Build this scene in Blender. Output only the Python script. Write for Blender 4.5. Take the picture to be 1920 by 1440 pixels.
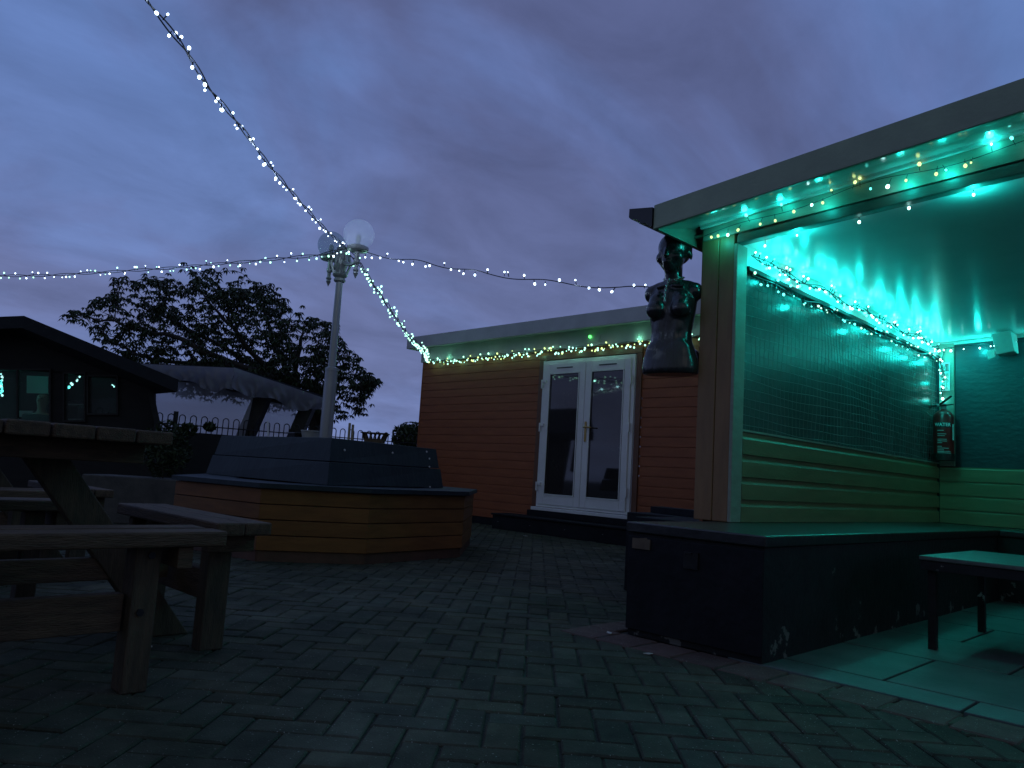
import bpy, bmesh, math, random
from mathutils import Vector, Matrix, noise
import numpy as np
C = bpy.context.scene.collection
scn = bpy.context.scene
for o in list(bpy.data.objects): bpy.data.objects.remove(o)

# ------------------------------------------------------------------ camera
HC = .68; F = 1440.
def _d(px, py):
    v = np.array([px-960., 720.-py, -F]); return v/np.linalg.norm(v)
_Y = _d(2400, 978); _X = -_d(-460, 803)
_s = _X+_Y; _s /= np.linalg.norm(_s); _t = _X-_Y; _t -= _t.dot(_s)*_s; _t /= np.linalg.norm(_t)
_X = (_s+_t)/2**.5; _Y = (_s-_t)/2**.5; _Z = np.cross(_X, _Y)
RM = np.array([_X, _Y, _Z]); CP = np.array([0, 0, HC])
cam = bpy.data.cameras.new('camera'); camo = bpy.data.objects.new('camera', cam); C.objects.link(camo)
camo.matrix_world = Matrix([[*RM[0], 0], [*RM[1], 0], [*RM[2], HC], [0, 0, 0, 1]])
cam.sensor_width = 36; cam.lens = 36*F/1920; cam.clip_start = .05; cam.clip_end = 2000
scn.camera = camo
def ray(px, py): return RM @ np.array([px-960., 720.-py, -F])
def at(px, py, dep): return Vector(CP+ray(px, py)*dep/F)          # point at a depth in front of the tripod
def onx(px, py, x): r = ray(px, py); return Vector(CP+r*x/r[0])
def ony(px, py, y): r = ray(px, py); return Vector(CP+r*y/r[1])
def onz(px, py, z=0): r = ray(px, py); return Vector(CP+r*(z-HC)/r[2])
FW = Vector((-.7125, .7017, 0)); RT = Vector((.7017, .7125, 0))    # horizontal forward and right

# ------------------------------------------------------------------ world: overcast dusk
scn.view_settings.view_transform = 'Standard'; scn.view_settings.look = 'None'
scn.view_settings.exposure = .17; scn.view_settings.gamma = 1
scn.render.engine = 'CYCLES'
W = bpy.data.worlds.new('World'); scn.world = W; W.use_nodes = True
nt = W.node_tree; nt.nodes.clear()
def N(t, **k):
    n = nt.nodes.new(t)
    for a, b in k.items(): setattr(n, a, b)
    return n
L = nt.links.new
out = N('ShaderNodeOutputWorld'); bg = N('ShaderNodeBackground'); bg.inputs[1].default_value = 1.0
bg2 = N('ShaderNodeBackground'); bg2.inputs[1].default_value = .05
sky = N('ShaderNodeTexSky'); sky.sky_type = 'NISHITA'; sky.sun_disc = False
sky.sun_elevation = math.radians(-4); sky.sun_rotation = math.radians(135)
L(sky.outputs[0], bg2.inputs[0])
add = N('ShaderNodeAddShader'); L(bg.outputs[0], add.inputs[0]); L(bg2.outputs[0], add.inputs[1]); L(add.outputs[0], out.inputs[0])
tc = N('ShaderNodeTexCoord'); sep = N('ShaderNodeSeparateXYZ'); L(tc.outputs['Generated'], sep.inputs[0])
def M(op, a, b=None, clamp=False):
    n = N('ShaderNodeMath', operation=op, use_clamp=clamp)
    for i, v in enumerate((a, b)):
        if v is None: continue
        if isinstance(v, (int, float)): n.inputs[i].default_value = v
        else: L(v, n.inputs[i])
    return n.outputs[0]
# clouds lie on a flat deck: project the direction on a plane overhead
zc = M('ADD', M('MAXIMUM', sep.outputs[2], 0.0), .22)
cx = M('DIVIDE', sep.outputs[0], zc); cy = M('DIVIDE', sep.outputs[1], zc)
cmb = N('ShaderNodeCombineXYZ'); L(cx, cmb.inputs[0]); L(cy, cmb.inputs[1])
mp = N('ShaderNodeMapping'); mp.inputs['Rotation'].default_value = (0, 0, math.radians(20)); mp.inputs['Scale'].default_value = (1.25, .85, 1)
L(cmb.outputs[0], mp.inputs[0])
n1 = N('ShaderNodeTexNoise'); n1.inputs['Scale'].default_value = .8; n1.inputs['Detail'].default_value = 6; n1.inputs['Roughness'].default_value = .56; n1.inputs['Distortion'].default_value = .6
L(mp.outputs[0], n1.inputs[0])
r1 = N('ShaderNodeValToRGB'); L(n1.outputs[0], r1.inputs[0])
e = r1.color_ramp.elements
e[0].position = .42; e[0].color = (.108, .180, .41, 1)
e[1].position = .60; e[1].color = (.086, .108, .235, 1)
m_ = e.new(.5); m_.color = (.102, .148, .335, 1)
hz = N('ShaderNodeMapRange'); hz.inputs[1].default_value = .0; hz.inputs[2].default_value = .42; hz.inputs[3].default_value = .75; hz.inputs[4].default_value = 0
L(sep.outputs[2], hz.inputs[0])
mx = N('ShaderNodeMix', data_type='RGBA'); L(hz.outputs[0], mx.inputs[0]); L(r1.outputs[0], mx.inputs[6]); mx.inputs[7].default_value = (.165, .205, .40, 1)
# the western half of the sky, behind the tripod, still holds the afterglow
vd = N('ShaderNodeVectorMath', operation='DOT_PRODUCT'); L(tc.outputs['Generated'], vd.inputs[0]); vd.inputs[1].default_value = (.71, -.70, .12)
gl = N('ShaderNodeMapRange'); gl.inputs[1].default_value = -.1; gl.inputs[2].default_value = .9; gl.inputs[3].default_value = 0; gl.inputs[4].default_value = 1
L(vd.outputs['Value'], gl.inputs[0])
mx2 = N('ShaderNodeMix', data_type='RGBA'); L(gl.outputs[0], mx2.inputs[0]); L(mx.outputs[2], mx2.inputs[6]); mx2.inputs[7].default_value = (.085, .105, .142, 1)
n3 = N('ShaderNodeTexNoise'); n3.inputs['Scale'].default_value = 3.4; n3.inputs['Detail'].default_value = 7; n3.inputs['Roughness'].default_value = .6; n3.inputs['Distortion'].default_value = .4
L(mp.outputs[0], n3.inputs[0])
mott = N('ShaderNodeMapRange'); mott.inputs[1].default_value = .33; mott.inputs[2].default_value = .67; mott.inputs[3].default_value = .86; mott.inputs[4].default_value = 1.14
L(n3.outputs[0], mott.inputs[0])
sc3 = N('ShaderNodeVectorMath', operation='SCALE'); L(mx2.outputs[2], sc3.inputs[0]); L(mott.outputs[0], sc3.inputs['Scale'])
L(sc3.outputs[0], bg.inputs[0])
sun = bpy.data.lights.new('sun', 'SUN'); sun.energy = .015; sun.angle = math.radians(20); sun.color = (1, .85, .75)
so = bpy.data.objects.new('sun', sun); C.objects.link(so)
so.rotation_euler = Vector((-.71, .70, -.35)).to_track_quat('-Z', 'Y').to_euler()

# ------------------------------------------------------------------ materials
def mat(name, col, rough=.6, col2=None, nscale=8, stretch=(1, 1, 1), bump=0, bscale=60, spec=.5, metal=0, contrast=(.35, .65), attr=None, detail=6, coat=0):
    m = bpy.data.materials.new(name); m.use_nodes = True
    t = m.node_tree; b = t.nodes['Principled BSDF']
    b.inputs['Roughness'].default_value = rough; b.inputs['Metallic'].default_value = metal
    b.inputs['Specular IOR Level'].default_value = spec; b.inputs['Coat Weight'].default_value = coat
    b.inputs['Base Color'].default_value = (*col, 1)
    co = t.nodes.new('ShaderNodeTexCoord'); mpn = t.nodes.new('ShaderNodeMapping'); mpn.inputs['Scale'].default_value = stretch
    t.links.new(co.outputs['Object'], mpn.inputs[0])
    src = None
    if col2 is not None:
        n = t.nodes.new('ShaderNodeTexNoise'); n.inputs['Scale'].default_value = nscale; n.inputs['Detail'].default_value = detail; n.inputs['Roughness'].default_value = .62
        t.links.new(mpn.outputs[0], n.inputs[0])
        r = t.nodes.new('ShaderNodeValToRGB'); r.color_ramp.elements[0].position = contrast[0]; r.color_ramp.elements[1].position = contrast[1]
        r.color_ramp.elements[0].color = (*col, 1); r.color_ramp.elements[1].color = (*col2, 1)
        t.links.new(n.outputs[0], r.inputs[0]); src = r.outputs[0]
    if attr:
        a = t.nodes.new('ShaderNodeAttribute'); a.attribute_name = attr
        mu = t.nodes.new('ShaderNodeMix'); mu.data_type = 'RGBA'; mu.blend_type = 'MULTIPLY'; mu.inputs[0].default_value = 1
        if src: t.links.new(src, mu.inputs[6])
        else: mu.inputs[6].default_value = (*col, 1)
        t.links.new(a.outputs['Color'], mu.inputs[7]); src = mu.outputs[2]
    if src: t.links.new(src, b.inputs['Base Color'])
    if bump:
        n2 = t.nodes.new('ShaderNodeTexNoise'); n2.inputs['Scale'].default_value = bscale; n2.inputs['Detail'].default_value = 5
        t.links.new(mpn.outputs[0], n2.inputs[0])
        bp = t.nodes.new('ShaderNodeBump'); bp.inputs['Strength'].default_value = bump; bp.inputs['Distance'].default_value = .01
        t.links.new(n2.outputs[0], bp.inputs['Height']); t.links.new(bp.outputs[0], b.inputs['Normal'])
    return m
def emis(name, core, strength):
    m = bpy.data.materials.new(name); m.use_nodes = True; t = m.node_tree; t.nodes.clear()
    o = t.nodes.new('ShaderNodeOutputMaterial'); e_ = t.nodes.new('ShaderNodeEmission'); e_.inputs[0].default_value = (*core, 1); e_.inputs[1].default_value = strength
    t.links.new(e_.outputs[0], o.inputs[0]); m.cycles.emission_sampling = 'NONE'
    return m
def speckle(m, scale=140, col=(.35, .36, .34), thr=.73):     # small pale grit showing in concrete
    t = m.node_tree; b = t.nodes['Principled BSDF']; src = b.inputs['Base Color'].links[0].from_socket
    co = t.nodes.new('ShaderNodeTexCoord'); v = t.nodes.new('ShaderNodeTexNoise'); v.inputs['Scale'].default_value = scale; v.inputs['Detail'].default_value = 2
    t.links.new(co.outputs['Object'], v.inputs[0])
    mr = t.nodes.new('ShaderNodeMapRange'); mr.inputs[1].default_value = thr-.04; mr.inputs[2].default_value = thr
    t.links.new(v.outputs[0], mr.inputs[0])
    x = t.nodes.new('ShaderNodeMix'); x.data_type = 'RGBA'; t.links.new(mr.outputs[0], x.inputs[0]); t.links.new(src, x.inputs[6]); x.inputs[7].default_value = (*col, 1)
    t.links.new(x.outputs[2], b.inputs['Base Color'])
MT = {}
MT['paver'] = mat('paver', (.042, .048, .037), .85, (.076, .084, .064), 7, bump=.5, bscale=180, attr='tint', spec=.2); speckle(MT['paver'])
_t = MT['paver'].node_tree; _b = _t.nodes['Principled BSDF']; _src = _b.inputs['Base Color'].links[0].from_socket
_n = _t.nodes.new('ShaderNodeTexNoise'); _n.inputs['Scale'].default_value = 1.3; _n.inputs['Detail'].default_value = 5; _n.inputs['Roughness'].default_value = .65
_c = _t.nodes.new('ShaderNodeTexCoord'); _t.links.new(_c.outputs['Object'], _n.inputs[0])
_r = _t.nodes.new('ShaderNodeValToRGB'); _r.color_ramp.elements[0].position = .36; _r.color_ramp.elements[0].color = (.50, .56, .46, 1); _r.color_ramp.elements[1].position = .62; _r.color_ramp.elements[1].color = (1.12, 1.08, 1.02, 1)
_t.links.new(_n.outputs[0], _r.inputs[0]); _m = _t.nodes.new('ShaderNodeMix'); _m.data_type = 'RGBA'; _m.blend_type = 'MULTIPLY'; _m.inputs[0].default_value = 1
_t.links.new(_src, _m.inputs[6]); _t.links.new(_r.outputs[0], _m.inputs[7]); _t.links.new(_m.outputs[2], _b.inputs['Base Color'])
MT['redpaver'] = mat('red_paver', (.075, .050, .040), .85, (.115, .078, .062), 10, bump=.5, bscale=170, attr='tint', spec=.35); speckle(MT['redpaver'])
MT['joint'] = mat('joint_soil', (.014, .016, .012), .95, (.03, .034, .022), 14, bump=.6)
MT['slab'] = mat('paving_slab', (.062, .080, .078), .6, (.10, .118, .114), 5, bump=.25, bscale=90, spec=.45)
MT['orange'] = mat('orange_stain', (.33, .100, .036), .55, (.25, .074, .027), 3, (1, 1, 6), bump=.25, bscale=40, spec=.4)
MT['trim'] = mat('brown_trim', (.17, .075, .04), .55, (.13, .055, .03), 5, (1, 1, .3), bump=.2)
MT['cream'] = mat('grey_white_board', (.50, .53, .54), .5, (.42, .45, .46), 4, (1, 1, 1), bump=.08)
MT['upvc'] = mat('white_upvc', (.80, .80, .80), .3, (.74, .74, .73), 6, spec=.5)
MT['pane'] = mat('dark_pane', (.018, .017, .018), .04, (.035, .03, .028), 1.6, spec=.9)
MT['brass'] = mat('brass', (.55, .38, .15), .3, (.42, .28, .1), 30, metal=1)
MT['black'] = mat('black_paint', (.007, .008, .011), .7, (.013, .014, .018), 6, bump=.35, bscale=25, spec=.2)
MT['blackgloss'] = mat('black_gloss_lid', (.012, .013, .014), .28, (.022, .022, .022), 5, (1, 1, 1), bump=.25, bscale=18, spec=.6)
def worn(name, base, pale, scale, thr, low=0):                       # paint worn to the pale stuff under it, in patches
    m = mat(name, base, .65, tuple(x*1.6 for x in base), 7, bump=.4, bscale=30, spec=.25); t = m.node_tree; b = t.nodes['Principled BSDF']
    src = b.inputs['Base Color'].links[0].from_socket
    co = t.nodes.new('ShaderNodeTexCoord'); v = t.nodes.new('ShaderNodeTexNoise'); v.inputs['Scale'].default_value = scale; v.inputs['Detail'].default_value = 7; v.inputs['Roughness'].default_value = .6
    t.links.new(co.outputs['Object'], v.inputs[0])
    mr = t.nodes.new('ShaderNodeMapRange'); mr.inputs[1].default_value = thr; mr.inputs[2].default_value = thr+.02
    sp = t.nodes.new('ShaderNodeSeparateXYZ'); t.links.new(co.outputs['Object'], sp.inputs[0])
    lo_ = t.nodes.new('ShaderNodeMapRange'); lo_.inputs[1].default_value = 0; lo_.inputs[2].default_value = .22; lo_.inputs[3].default_value = low; lo_.inputs[4].default_value = 0; t.links.new(sp.outputs[2], lo_.inputs[0])
    ad = t.nodes.new('ShaderNodeMath'); ad.operation = 'ADD'; t.links.new(v.outputs[0], ad.inputs[0]); t.links.new(lo_.outputs[0], ad.inputs[1]); t.links.new(ad.outputs[0], mr.inputs[0])
    x = t.nodes.new('ShaderNodeMix'); x.data_type = 'RGBA'; t.links.new(mr.outputs[0], x.inputs[0]); t.links.new(src, x.inputs[6]); x.inputs[7].default_value = (*pale, 1)
    t.links.new(x.outputs[2], b.inputs['Base Color'])
    return m
MT['wornblack'] = worn('worn_black_render', (.010, .011, .012), (.13, .13, .12), 6.5, .70, .13)
MT['worntable'] = worn('worn_black_table_paint', (.012, .012, .013), (.30, .28, .26), 14, .63)
MT['tabletopm'] = mat('scuffed_table_top', (.05, .055, .052), .38, (.10, .105, .10), 9, bump=.2, spec=.5)
MT['blueboard'] = mat('dark_teal_board', (.008, .017, .023), .6, (.014, .027, .034), 5, (1, 1, .5), bump=.4, bscale=25, spec=.4)
MT['yellowboard'] = mat('yellow_brown_board', (.33, .135, .030), .55, (.25, .10, .022), 4, (1, 1, 5), bump=.3, bscale=40, spec=.4)
MT['kick'] = mat('brown_kick_board', (.11, .05, .03), .7, (.07, .035, .02), 6, bump=.4)
MT['timber'] = mat('weathered_timber', (.115, .076, .046), .72, (.060, .040, .026), 5, (1.5, 9, 9), bump=.6, bscale=30, spec=.3)
MT['timber_y'] = mat('weathered_timber_seat', (.115, .076, .046), .72, (.060, .040, .026), 5, (9, 1.5, 9), bump=.6, bscale=30, spec=.3)
MT['timber_z'] = mat('weathered_timber_upright', (.095, .070, .045), .72, (.05, .04, .028), 5, (9, 9, 1.5), bump=.6, bscale=30, spec=.3)
MT['post'] = mat('brown_post', (.27, .15, .065), .5, (.20, .11, .048), 6, (2, 2, .4), bump=.25, bscale=30)
MT['cabinboard'] = mat('ochre_board', (.19, .18, .09), .42, (.145, .145, .07), 3, (1, 1, 5), bump=.15, bscale=25, spec=.5)
MT['frieze'] = mat('pale_wood_board', (.27, .31, .25), .45, (.21, .24, .19), 5, (1.2, 1.2, 3), bump=.15, spec=.5)
MT['beam'] = mat('dark_painted_beam', (.10, .125, .11), .45, (.07, .09, .08), 6, (.6, 2, 2), bump=.2)
MT['fascia'] = mat('tan_fascia', (.33, .42, .30), .5, (.27, .34, .25), 4, bump=.12)
MT['ceiling'] = mat('gloss_ceiling_panel', (.78, .80, .80), .20, (.70, .73, .73), 2.5, bump=.12, bscale=5, spec=.45)
MT['soffit'] = mat('gloss_soffit', (.40, .42, .40), .14, (.33, .35, .33), 4, bump=.05, bscale=6, spec=.6)
MT['darkpanel'] = mat('dark_gloss_panel', (.06, .09, .085), .26, (.09, .12, .115), 3, bump=.25, bscale=8, spec=.55)
MT['bluepanel'] = mat('dark_blue_panel', (.010, .028, .038), .42, (.020, .042, .052), 5, (1, 1, 2.5), bump=.3, bscale=16, spec=.5)
MT['whiterail'] = mat('white_painted_rail', (.62, .64, .62), .4, (.52, .54, .52), 8, bump=.2)
MT['wire'] = mat('galvanised_wire', (.22, .24, .24), .4, metal=.6)
MT['gutter'] = mat('black_gutter', (.012, .012, .014), .3, spec=.5)
MT['mannequin'] = mat('black_gloss_mannequin', (.014, .015, .017), .19, (.024, .025, .028), 12, (1.5, 1.5, .3), bump=.30, bscale=34, spec=.7)
MT['chrome'] = mat('chain_metal', (.5, .5, .5), .25, metal=1)
MT['galv'] = mat('galvanised_pole', (.34, .36, .38), .38, (.27, .29, .30), 9, (1, 1, .3), metal=.55)
MT['darkgalv'] = mat('painted_lamp_arm', (.34, .37, .38), .36, (.24, .26, .27), 20, metal=.3)
MT['roofdark'] = mat('dark_roof_felt', (.008, .010, .015), .95, (.014, .016, .022), 8, bump=.4)
MT['hutwall'] = mat('black_stained_hut', (.008, .008, .010), .8, (.013, .013, .015), 5, (1, 1, 4), bump=.3)
MT['darkwood'] = mat('dark_frame_wood', (.016, .015, .016), .7, (.026, .024, .024), 8, bump=.3)
MT['iron'] = mat('black_iron', (.012, .013, .016), .5, metal=.3)
MT['bark'] = mat('bark', (.035, .030, .026), .9, (.06, .05, .042), 12, (3, 3, .6), bump=.8, bscale=20)
MT['leaf'] = mat('leaf', (.040, .060, .024), .6, (.028, .046, .018), 3, spec=.35, attr='tint')
MT['shrubleaf'] = mat('shrub_leaf', (.028, .045, .02), .7, (.018, .03, .012), 5, spec=.3, attr='tint')
MT['whitepot'] = mat('pale_grey_pot', (.34, .36, .35), .5, (.28, .3, .29), 10)
MT['basket'] = mat('brown_basket', (.13, .10, .06), .7, (.08, .06, .035), 40, bump=.6)
MT['stake'] = mat('bamboo_stake', (.34, .30, .20), .6, (.26, .22, .14), 20)
MT['concrete'] = mat('grey_concrete', (.05, .05, .048), .9, (.08, .078, .072), 7, bump=.4)
MT['soil'] = mat('planter_soil', (.02, .016, .012), .95, (.035, .028, .02), 20, bump=.8)
MT['red'] = mat('red_enamel', (.30, .022, .02), .3, (.25, .018, .016), 8, spec=.6)
MT['rubber'] = mat('black_rubber', (.012, .012, .012), .45)
MT['white'] = mat('white_print', (.75, .76, .75), .5)
MT['greenprint'] = mat('green_print', (.05, .16, .11), .5)
MT['darkprint'] = mat('dark_print', (.03, .035, .04), .5)
MT['screw'] = mat('pale_screw', (.6, .6, .58), .4)
MT['cable'] = mat('dark_cable', (.012, .016, .02), .5)
MT['skin'] = mat('skin', (.34, .20, .15), .55, (.30, .17, .125), 12)
MT['cloth'] = mat('dark_cloth', (.022, .022, .028), .85, (.032, .03, .036), 30)
MT['hair'] = mat('grey_hair', (.10, .09, .08), .8, (.06, .055, .05), 60)
MT['paper'] = mat('pale_board', (.45, .5, .48), .6, (.38, .42, .41), 5)
MT['barewood'] = mat('bare_wood', (.15, .11, .075), .8, (.09, .065, .045), 20)
MT['litter'] = mat('pale_litter', (.5, .5, .46), .6)
# clear plastic
def mk_plastic(name, alpha, col=(.75, .8, .85)):
    m = bpy.data.materials.new(name); m.use_nodes = True; t = m.node_tree; t.nodes.clear()
    o = t.nodes.new('ShaderNodeOutputMaterial')
    tr = t.nodes.new('ShaderNodeBsdfTransparent'); tr.inputs[0].default_value = (.78, .77, .78, 1)
    tl = t.nodes.new('ShaderNodeBsdfTranslucent'); tl.inputs[0].default_value = (*col, 1)
    df = t.nodes.new('ShaderNodeBsdfPrincipled'); df.inputs['Base Color'].default_value = (*[c*.6 for c in col], 1); df.inputs['Roughness'].default_value = .12
    n = t.nodes.new('ShaderNodeTexNoise'); n.inputs['Scale'].default_value = 3.5; n.inputs['Detail'].default_value = 4
    co = t.nodes.new('ShaderNodeTexCoord'); t.links.new(co.outputs['Object'], n.inputs[0])
    bp = t.nodes.new('ShaderNodeBump'); bp.inputs['Strength'].default_value = .5; bp.inputs['Distance'].default_value = .05; t.links.new(n.outputs[0], bp.inputs['Height']); t.links.new(bp.outputs[0], df.inputs['Normal'])
    a = t.nodes.new('ShaderNodeMixShader'); a.inputs[0].default_value = .5; t.links.new(tl.outputs[0], a.inputs[1]); t.links.new(df.outputs[0], a.inputs[2])
    b = t.nodes.new('ShaderNodeMixShader'); b.inputs[0].default_value = alpha; t.links.new(tr.outputs[0], b.inputs[1]); t.links.new(a.outputs[0], b.inputs[2])
    t.links.new(b.outputs[0], o.inputs[0]); return m
MT['sheet'] = mk_plastic('clear_sheeting', .74, (.85, .85, .9))
MT['drape'] = mk_plastic('milky_drape', .9, (.40, .40, .45))
def mk_glass(name, tint, fill=.03):
    m = bpy.data.materials.new(name); m.use_nodes = True; t = m.node_tree; t.nodes.clear()
    o = t.nodes.new('ShaderNodeOutputMaterial'); tr = t.nodes.new('ShaderNodeBsdfTransparent'); tr.inputs[0].default_value = (*tint, 1)
    g = t.nodes.new('ShaderNodeBsdfGlossy'); g.inputs['Roughness'].default_value = .03; g.inputs[0].default_value = (.9, .9, .9, 1)
    d1_ = t.nodes.new('ShaderNodeBsdfTranslucent'); d1_.inputs[0].default_value = (.95, .97, 1, 1); d2_ = t.nodes.new('ShaderNodeBsdfDiffuse'); d2_.inputs[0].default_value = (.95, .97, 1, 1); df = t.nodes.new('ShaderNodeAddShader'); t.links.new(d1_.outputs[0], df.inputs[0]); t.links.new(d2_.outputs[0], df.inputs[1])
    lw = t.nodes.new('ShaderNodeLayerWeight'); lw.inputs[0].default_value = .12
    a = t.nodes.new('ShaderNodeMixShader'); t.links.new(lw.outputs['Fresnel'], a.inputs[0]); t.links.new(tr.outputs[0], a.inputs[1]); t.links.new(g.outputs[0], a.inputs[2])
    gm = t.nodes.new('ShaderNodeNewGeometry'); k_ = t.nodes.new('ShaderNodeMixShader'); t.links.new(gm.outputs['Backfacing'], k_.inputs[0]); t.links.new(a.outputs[0], k_.inputs[1]); t.links.new(tr.outputs[0], k_.inputs[2])
    b = t.nodes.new('ShaderNodeMixShader'); b.inputs[0].default_value = fill; t.links.new(k_.outputs[0], b.inputs[1]); t.links.new(df.outputs[0], b.inputs[2])
    t.links.new(b.outputs[0], o.inputs[0]); return m
MT['globe'] = mk_glass('clear_globe', (.98, .99, 1), .20); MT['globesmoke'] = mk_glass('smoked_globe', (.66, .72, .74), .07)
EM = dict(blue=emis('bulb_blue_white', (.62, .82, 1), 5), cyan=emis('bulb_cyan', (.12, 1, .88), 3), cyanhot=emis('bulb_cyan_hot', (.5, 1, .98), 6),
          pale=emis('bulb_pale_green', (.42, 1, .72), 2.4), yellow=emis('bulb_yellow_green', (.75, 1, .35), 1.6), dim=emis('bulb_pale_cyan', (.45, .95, .9), 2.2), green=emis('bulb_green', (.1, .9, .15), 3))

# ------------------------------------------------------------------ mesh builder
class MB:
    def __init__(s): s.v = []; s.f = []; s.c = []
    def add(s, vs, fs, tint=None):
        k = len(s.v); s.v += [tuple(v) for v in vs]; s.f += [tuple(k+i for i in f) for f in fs]
        s.c += [tint or (1, 1, 1)]*len(fs); return s
    def box(s, x0, x1, y0, y1, z0, z1, tint=None):
        return s.hexa([(x0, y0, z0), (x1, y0, z0), (x1, y1, z0), (x0, y1, z0), (x0, y0, z1), (x1, y0, z1), (x1, y1, z1), (x0, y1, z1)], tint)
    def hexa(s, p, tint=None):
        return s.add(p, [(0, 3, 2, 1), (4, 5, 6, 7), (0, 1, 5, 4), (1, 2, 6, 5), (2, 3, 7, 6), (3, 0, 4, 7)], tint)
    def beam(s, a, b, w, h, up=(0, 0, 1), tint=None):          # rectangular bar from a to b
        a = Vector(a); b = Vector(b); d = (b-a).normalized(); sd = d.cross(Vector(up))
        if sd.length < 1e-4: sd = d.cross(Vector((1, 0, 0)))
        sd.normalize(); u = sd.cross(d)
        q = [(-1, -1), (1, -1), (1, 1), (-1, 1)]
        vs = [a+sd*(w/2*i)+u*(h/2*j) for i, j in q]+[b+sd*(w/2*i)+u*(h/2*j) for i, j in q]
        return s.hexa(vs, tint)
    def tube(s, pts, r, n=6, cap=True, tint=None):
        pts = [Vector(p) for p in pts]; k = len(s.v); m = len(pts)
        rs = r if isinstance(r, (list, tuple)) else [r]*m
        u = None
        for i, p in enumerate(pts):
            d = (pts[min(i+1, m-1)]-pts[max(i-1, 0)])
            d = d.normalized() if d.length > 1e-9 else Vector((0, 0, 1))
            if u is None:
                u = d.cross(Vector((0, 0, 1)));
                if u.length < 1e-3: u = d.cross(Vector((1, 0, 0)))
            u = (u-d*u.dot(d)).normalized(); w = d.cross(u)
            for j in range(n):
                a = 2*math.pi*j/n; s.v.append(tuple(p+(u*math.cos(a)+w*math.sin(a))*rs[i]))
        for i in range(m-1):
            for j in range(n):
                s.f.append((k+i*n+j, k+i*n+(j+1) % n, k+(i+1)*n+(j+1) % n, k+(i+1)*n+j)); s.c.append(tint or (1, 1, 1))
        if cap:
            s.f.append(tuple(k+j for j in range(n))[::-1]); s.f.append(tuple(k+(m-1)*n+j for j in range(n))); s.c += [tint or (1, 1, 1)]*2
        return s
    def lathe(s, prof, n=20, o=(0, 0, 0)):                     # (radius, z) profile round z
        k = len(s.v)
        for r, z in prof:
            for j in range(n):
                a = 2*math.pi*j/n; s.v.append((o[0]+r*math.cos(a), o[1]+r*math.sin(a), o[2]+z))
        for i in range(len(prof)-1):
            for j in range(n):
                s.f.append((k+i*n+j, k+i*n+(j+1) % n, k+(i+1)*n+(j+1) % n, k+(i+1)*n+j)); s.c.append((1, 1, 1))
        s.f.append(tuple(k+j for j in range(n))[::-1]); s.f.append(tuple(k+(len(prof)-1)*n+j for j in range(n))); s.c += [(1, 1, 1)]*2
        return s
    def prism(s, poly, z0, z1):
        n = len(poly)
        return s.add([(x, y, z0) for x, y in poly]+[(x, y, z1) for x, y in poly],
                     [tuple(range(n))[::-1], tuple(range(n, 2*n))]+[(i, (i+1) % n, n+(i+1) % n, n+i) for i in range(n)])
    def build(s, name, m, parent=None, smooth=False, bevel=0, tint=False):
        me = bpy.data.meshes.new(name); me.from_pydata(s.v, [], s.f)
        if tint:
            ca = me.color_attributes.new('tint', 'FLOAT_COLOR', 'CORNER'); i = 0; buf = []
            for f, c in zip(s.f, s.c): buf += [*c, 1.0]*len(f)
            ca.data.foreach_set('color', buf)
        me.materials.append(MT[m] if isinstance(m, str) else m)
        if smooth: me.polygons.foreach_set('use_smooth', [True]*len(me.polygons))
        me.update(); o = bpy.data.objects.new(name, me); C.objects.link(o)
        if parent is not None:
            o.parent = parent
        if bevel:
            md = o.modifiers.new('bevel', 'BEVEL'); md.width = bevel; md.segments = 2; md.limit_method = 'ANGLE'
        return o
def tag(o, label=None, cat=None, group=None, kind=None):
    if label: o['label'] = label
    if cat: o['category'] = cat
    if group: o['group'] = group
    if kind: o['kind'] = kind
    return o
def thing(name, label, cat, loc=(0, 0, 0), group=None):
    o = bpy.data.objects.new(name, None); C.objects.link(o); o.location = loc; o.empty_display_size = .1
    return tag(o, label, cat, group)
# parts are written in world coordinates and shifted into the frame of their thing
def part(mb, name, m, t, par=None, off=None, **k):
    b = off if off is not None else t.location
    mb.v = [(x-b[0], y-b[1], z-b[2]) for x, y, z in mb.v]
    return mb.build(name, m, par or t, **k)

# ------------------------------------------------------------------ ground
tag(MB().add([(-160, -160, -.008), (160, -160, -.008), (160, 160, -.008), (-160, 160, -.008)], [(0, 1, 2, 3)]).build('ground', 'joint'), kind='structure')
random.seed(4)
pv = MB(); ang = math.radians(133.2); ca_, sa_ = math.cos(ang), math.sin(ang)
S = .1005; g = .0032
def brick(mb, cx, cy, hw, hh, a, tint, zt=0., zb=-.02, bv=.005):
    c, s_ = math.cos(a), math.sin(a); tx, ty = random.gauss(0, .006), random.gauss(0, .006)
    def P(x, y, z): return (cx+x*c-y*s_, cy+x*s_+y*c, z+tx*x+ty*y)
    vs = [P(x*hw, y*hh, zb) for x, y in ((-1, -1), (1, -1), (1, 1), (-1, 1))]
    vs += [P(x*hw, y*hh, zt-bv) for x, y in ((-1, -1), (1, -1), (1, 1), (-1, 1))]
    vs += [P(x*(hw-bv), y*(hh-bv), zt) for x, y in ((-1, -1), (1, -1), (1, 1), (-1, 1))]
    mb.add(vs, [(0, 1, 5, 4), (1, 2, 6, 5), (2, 3, 7, 6), (3, 0, 4, 7), (4, 5, 9, 8), (5, 6, 10, 9), (6, 7, 11, 10), (7, 4, 8, 11), (8, 9, 10, 11)], tint)
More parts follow.
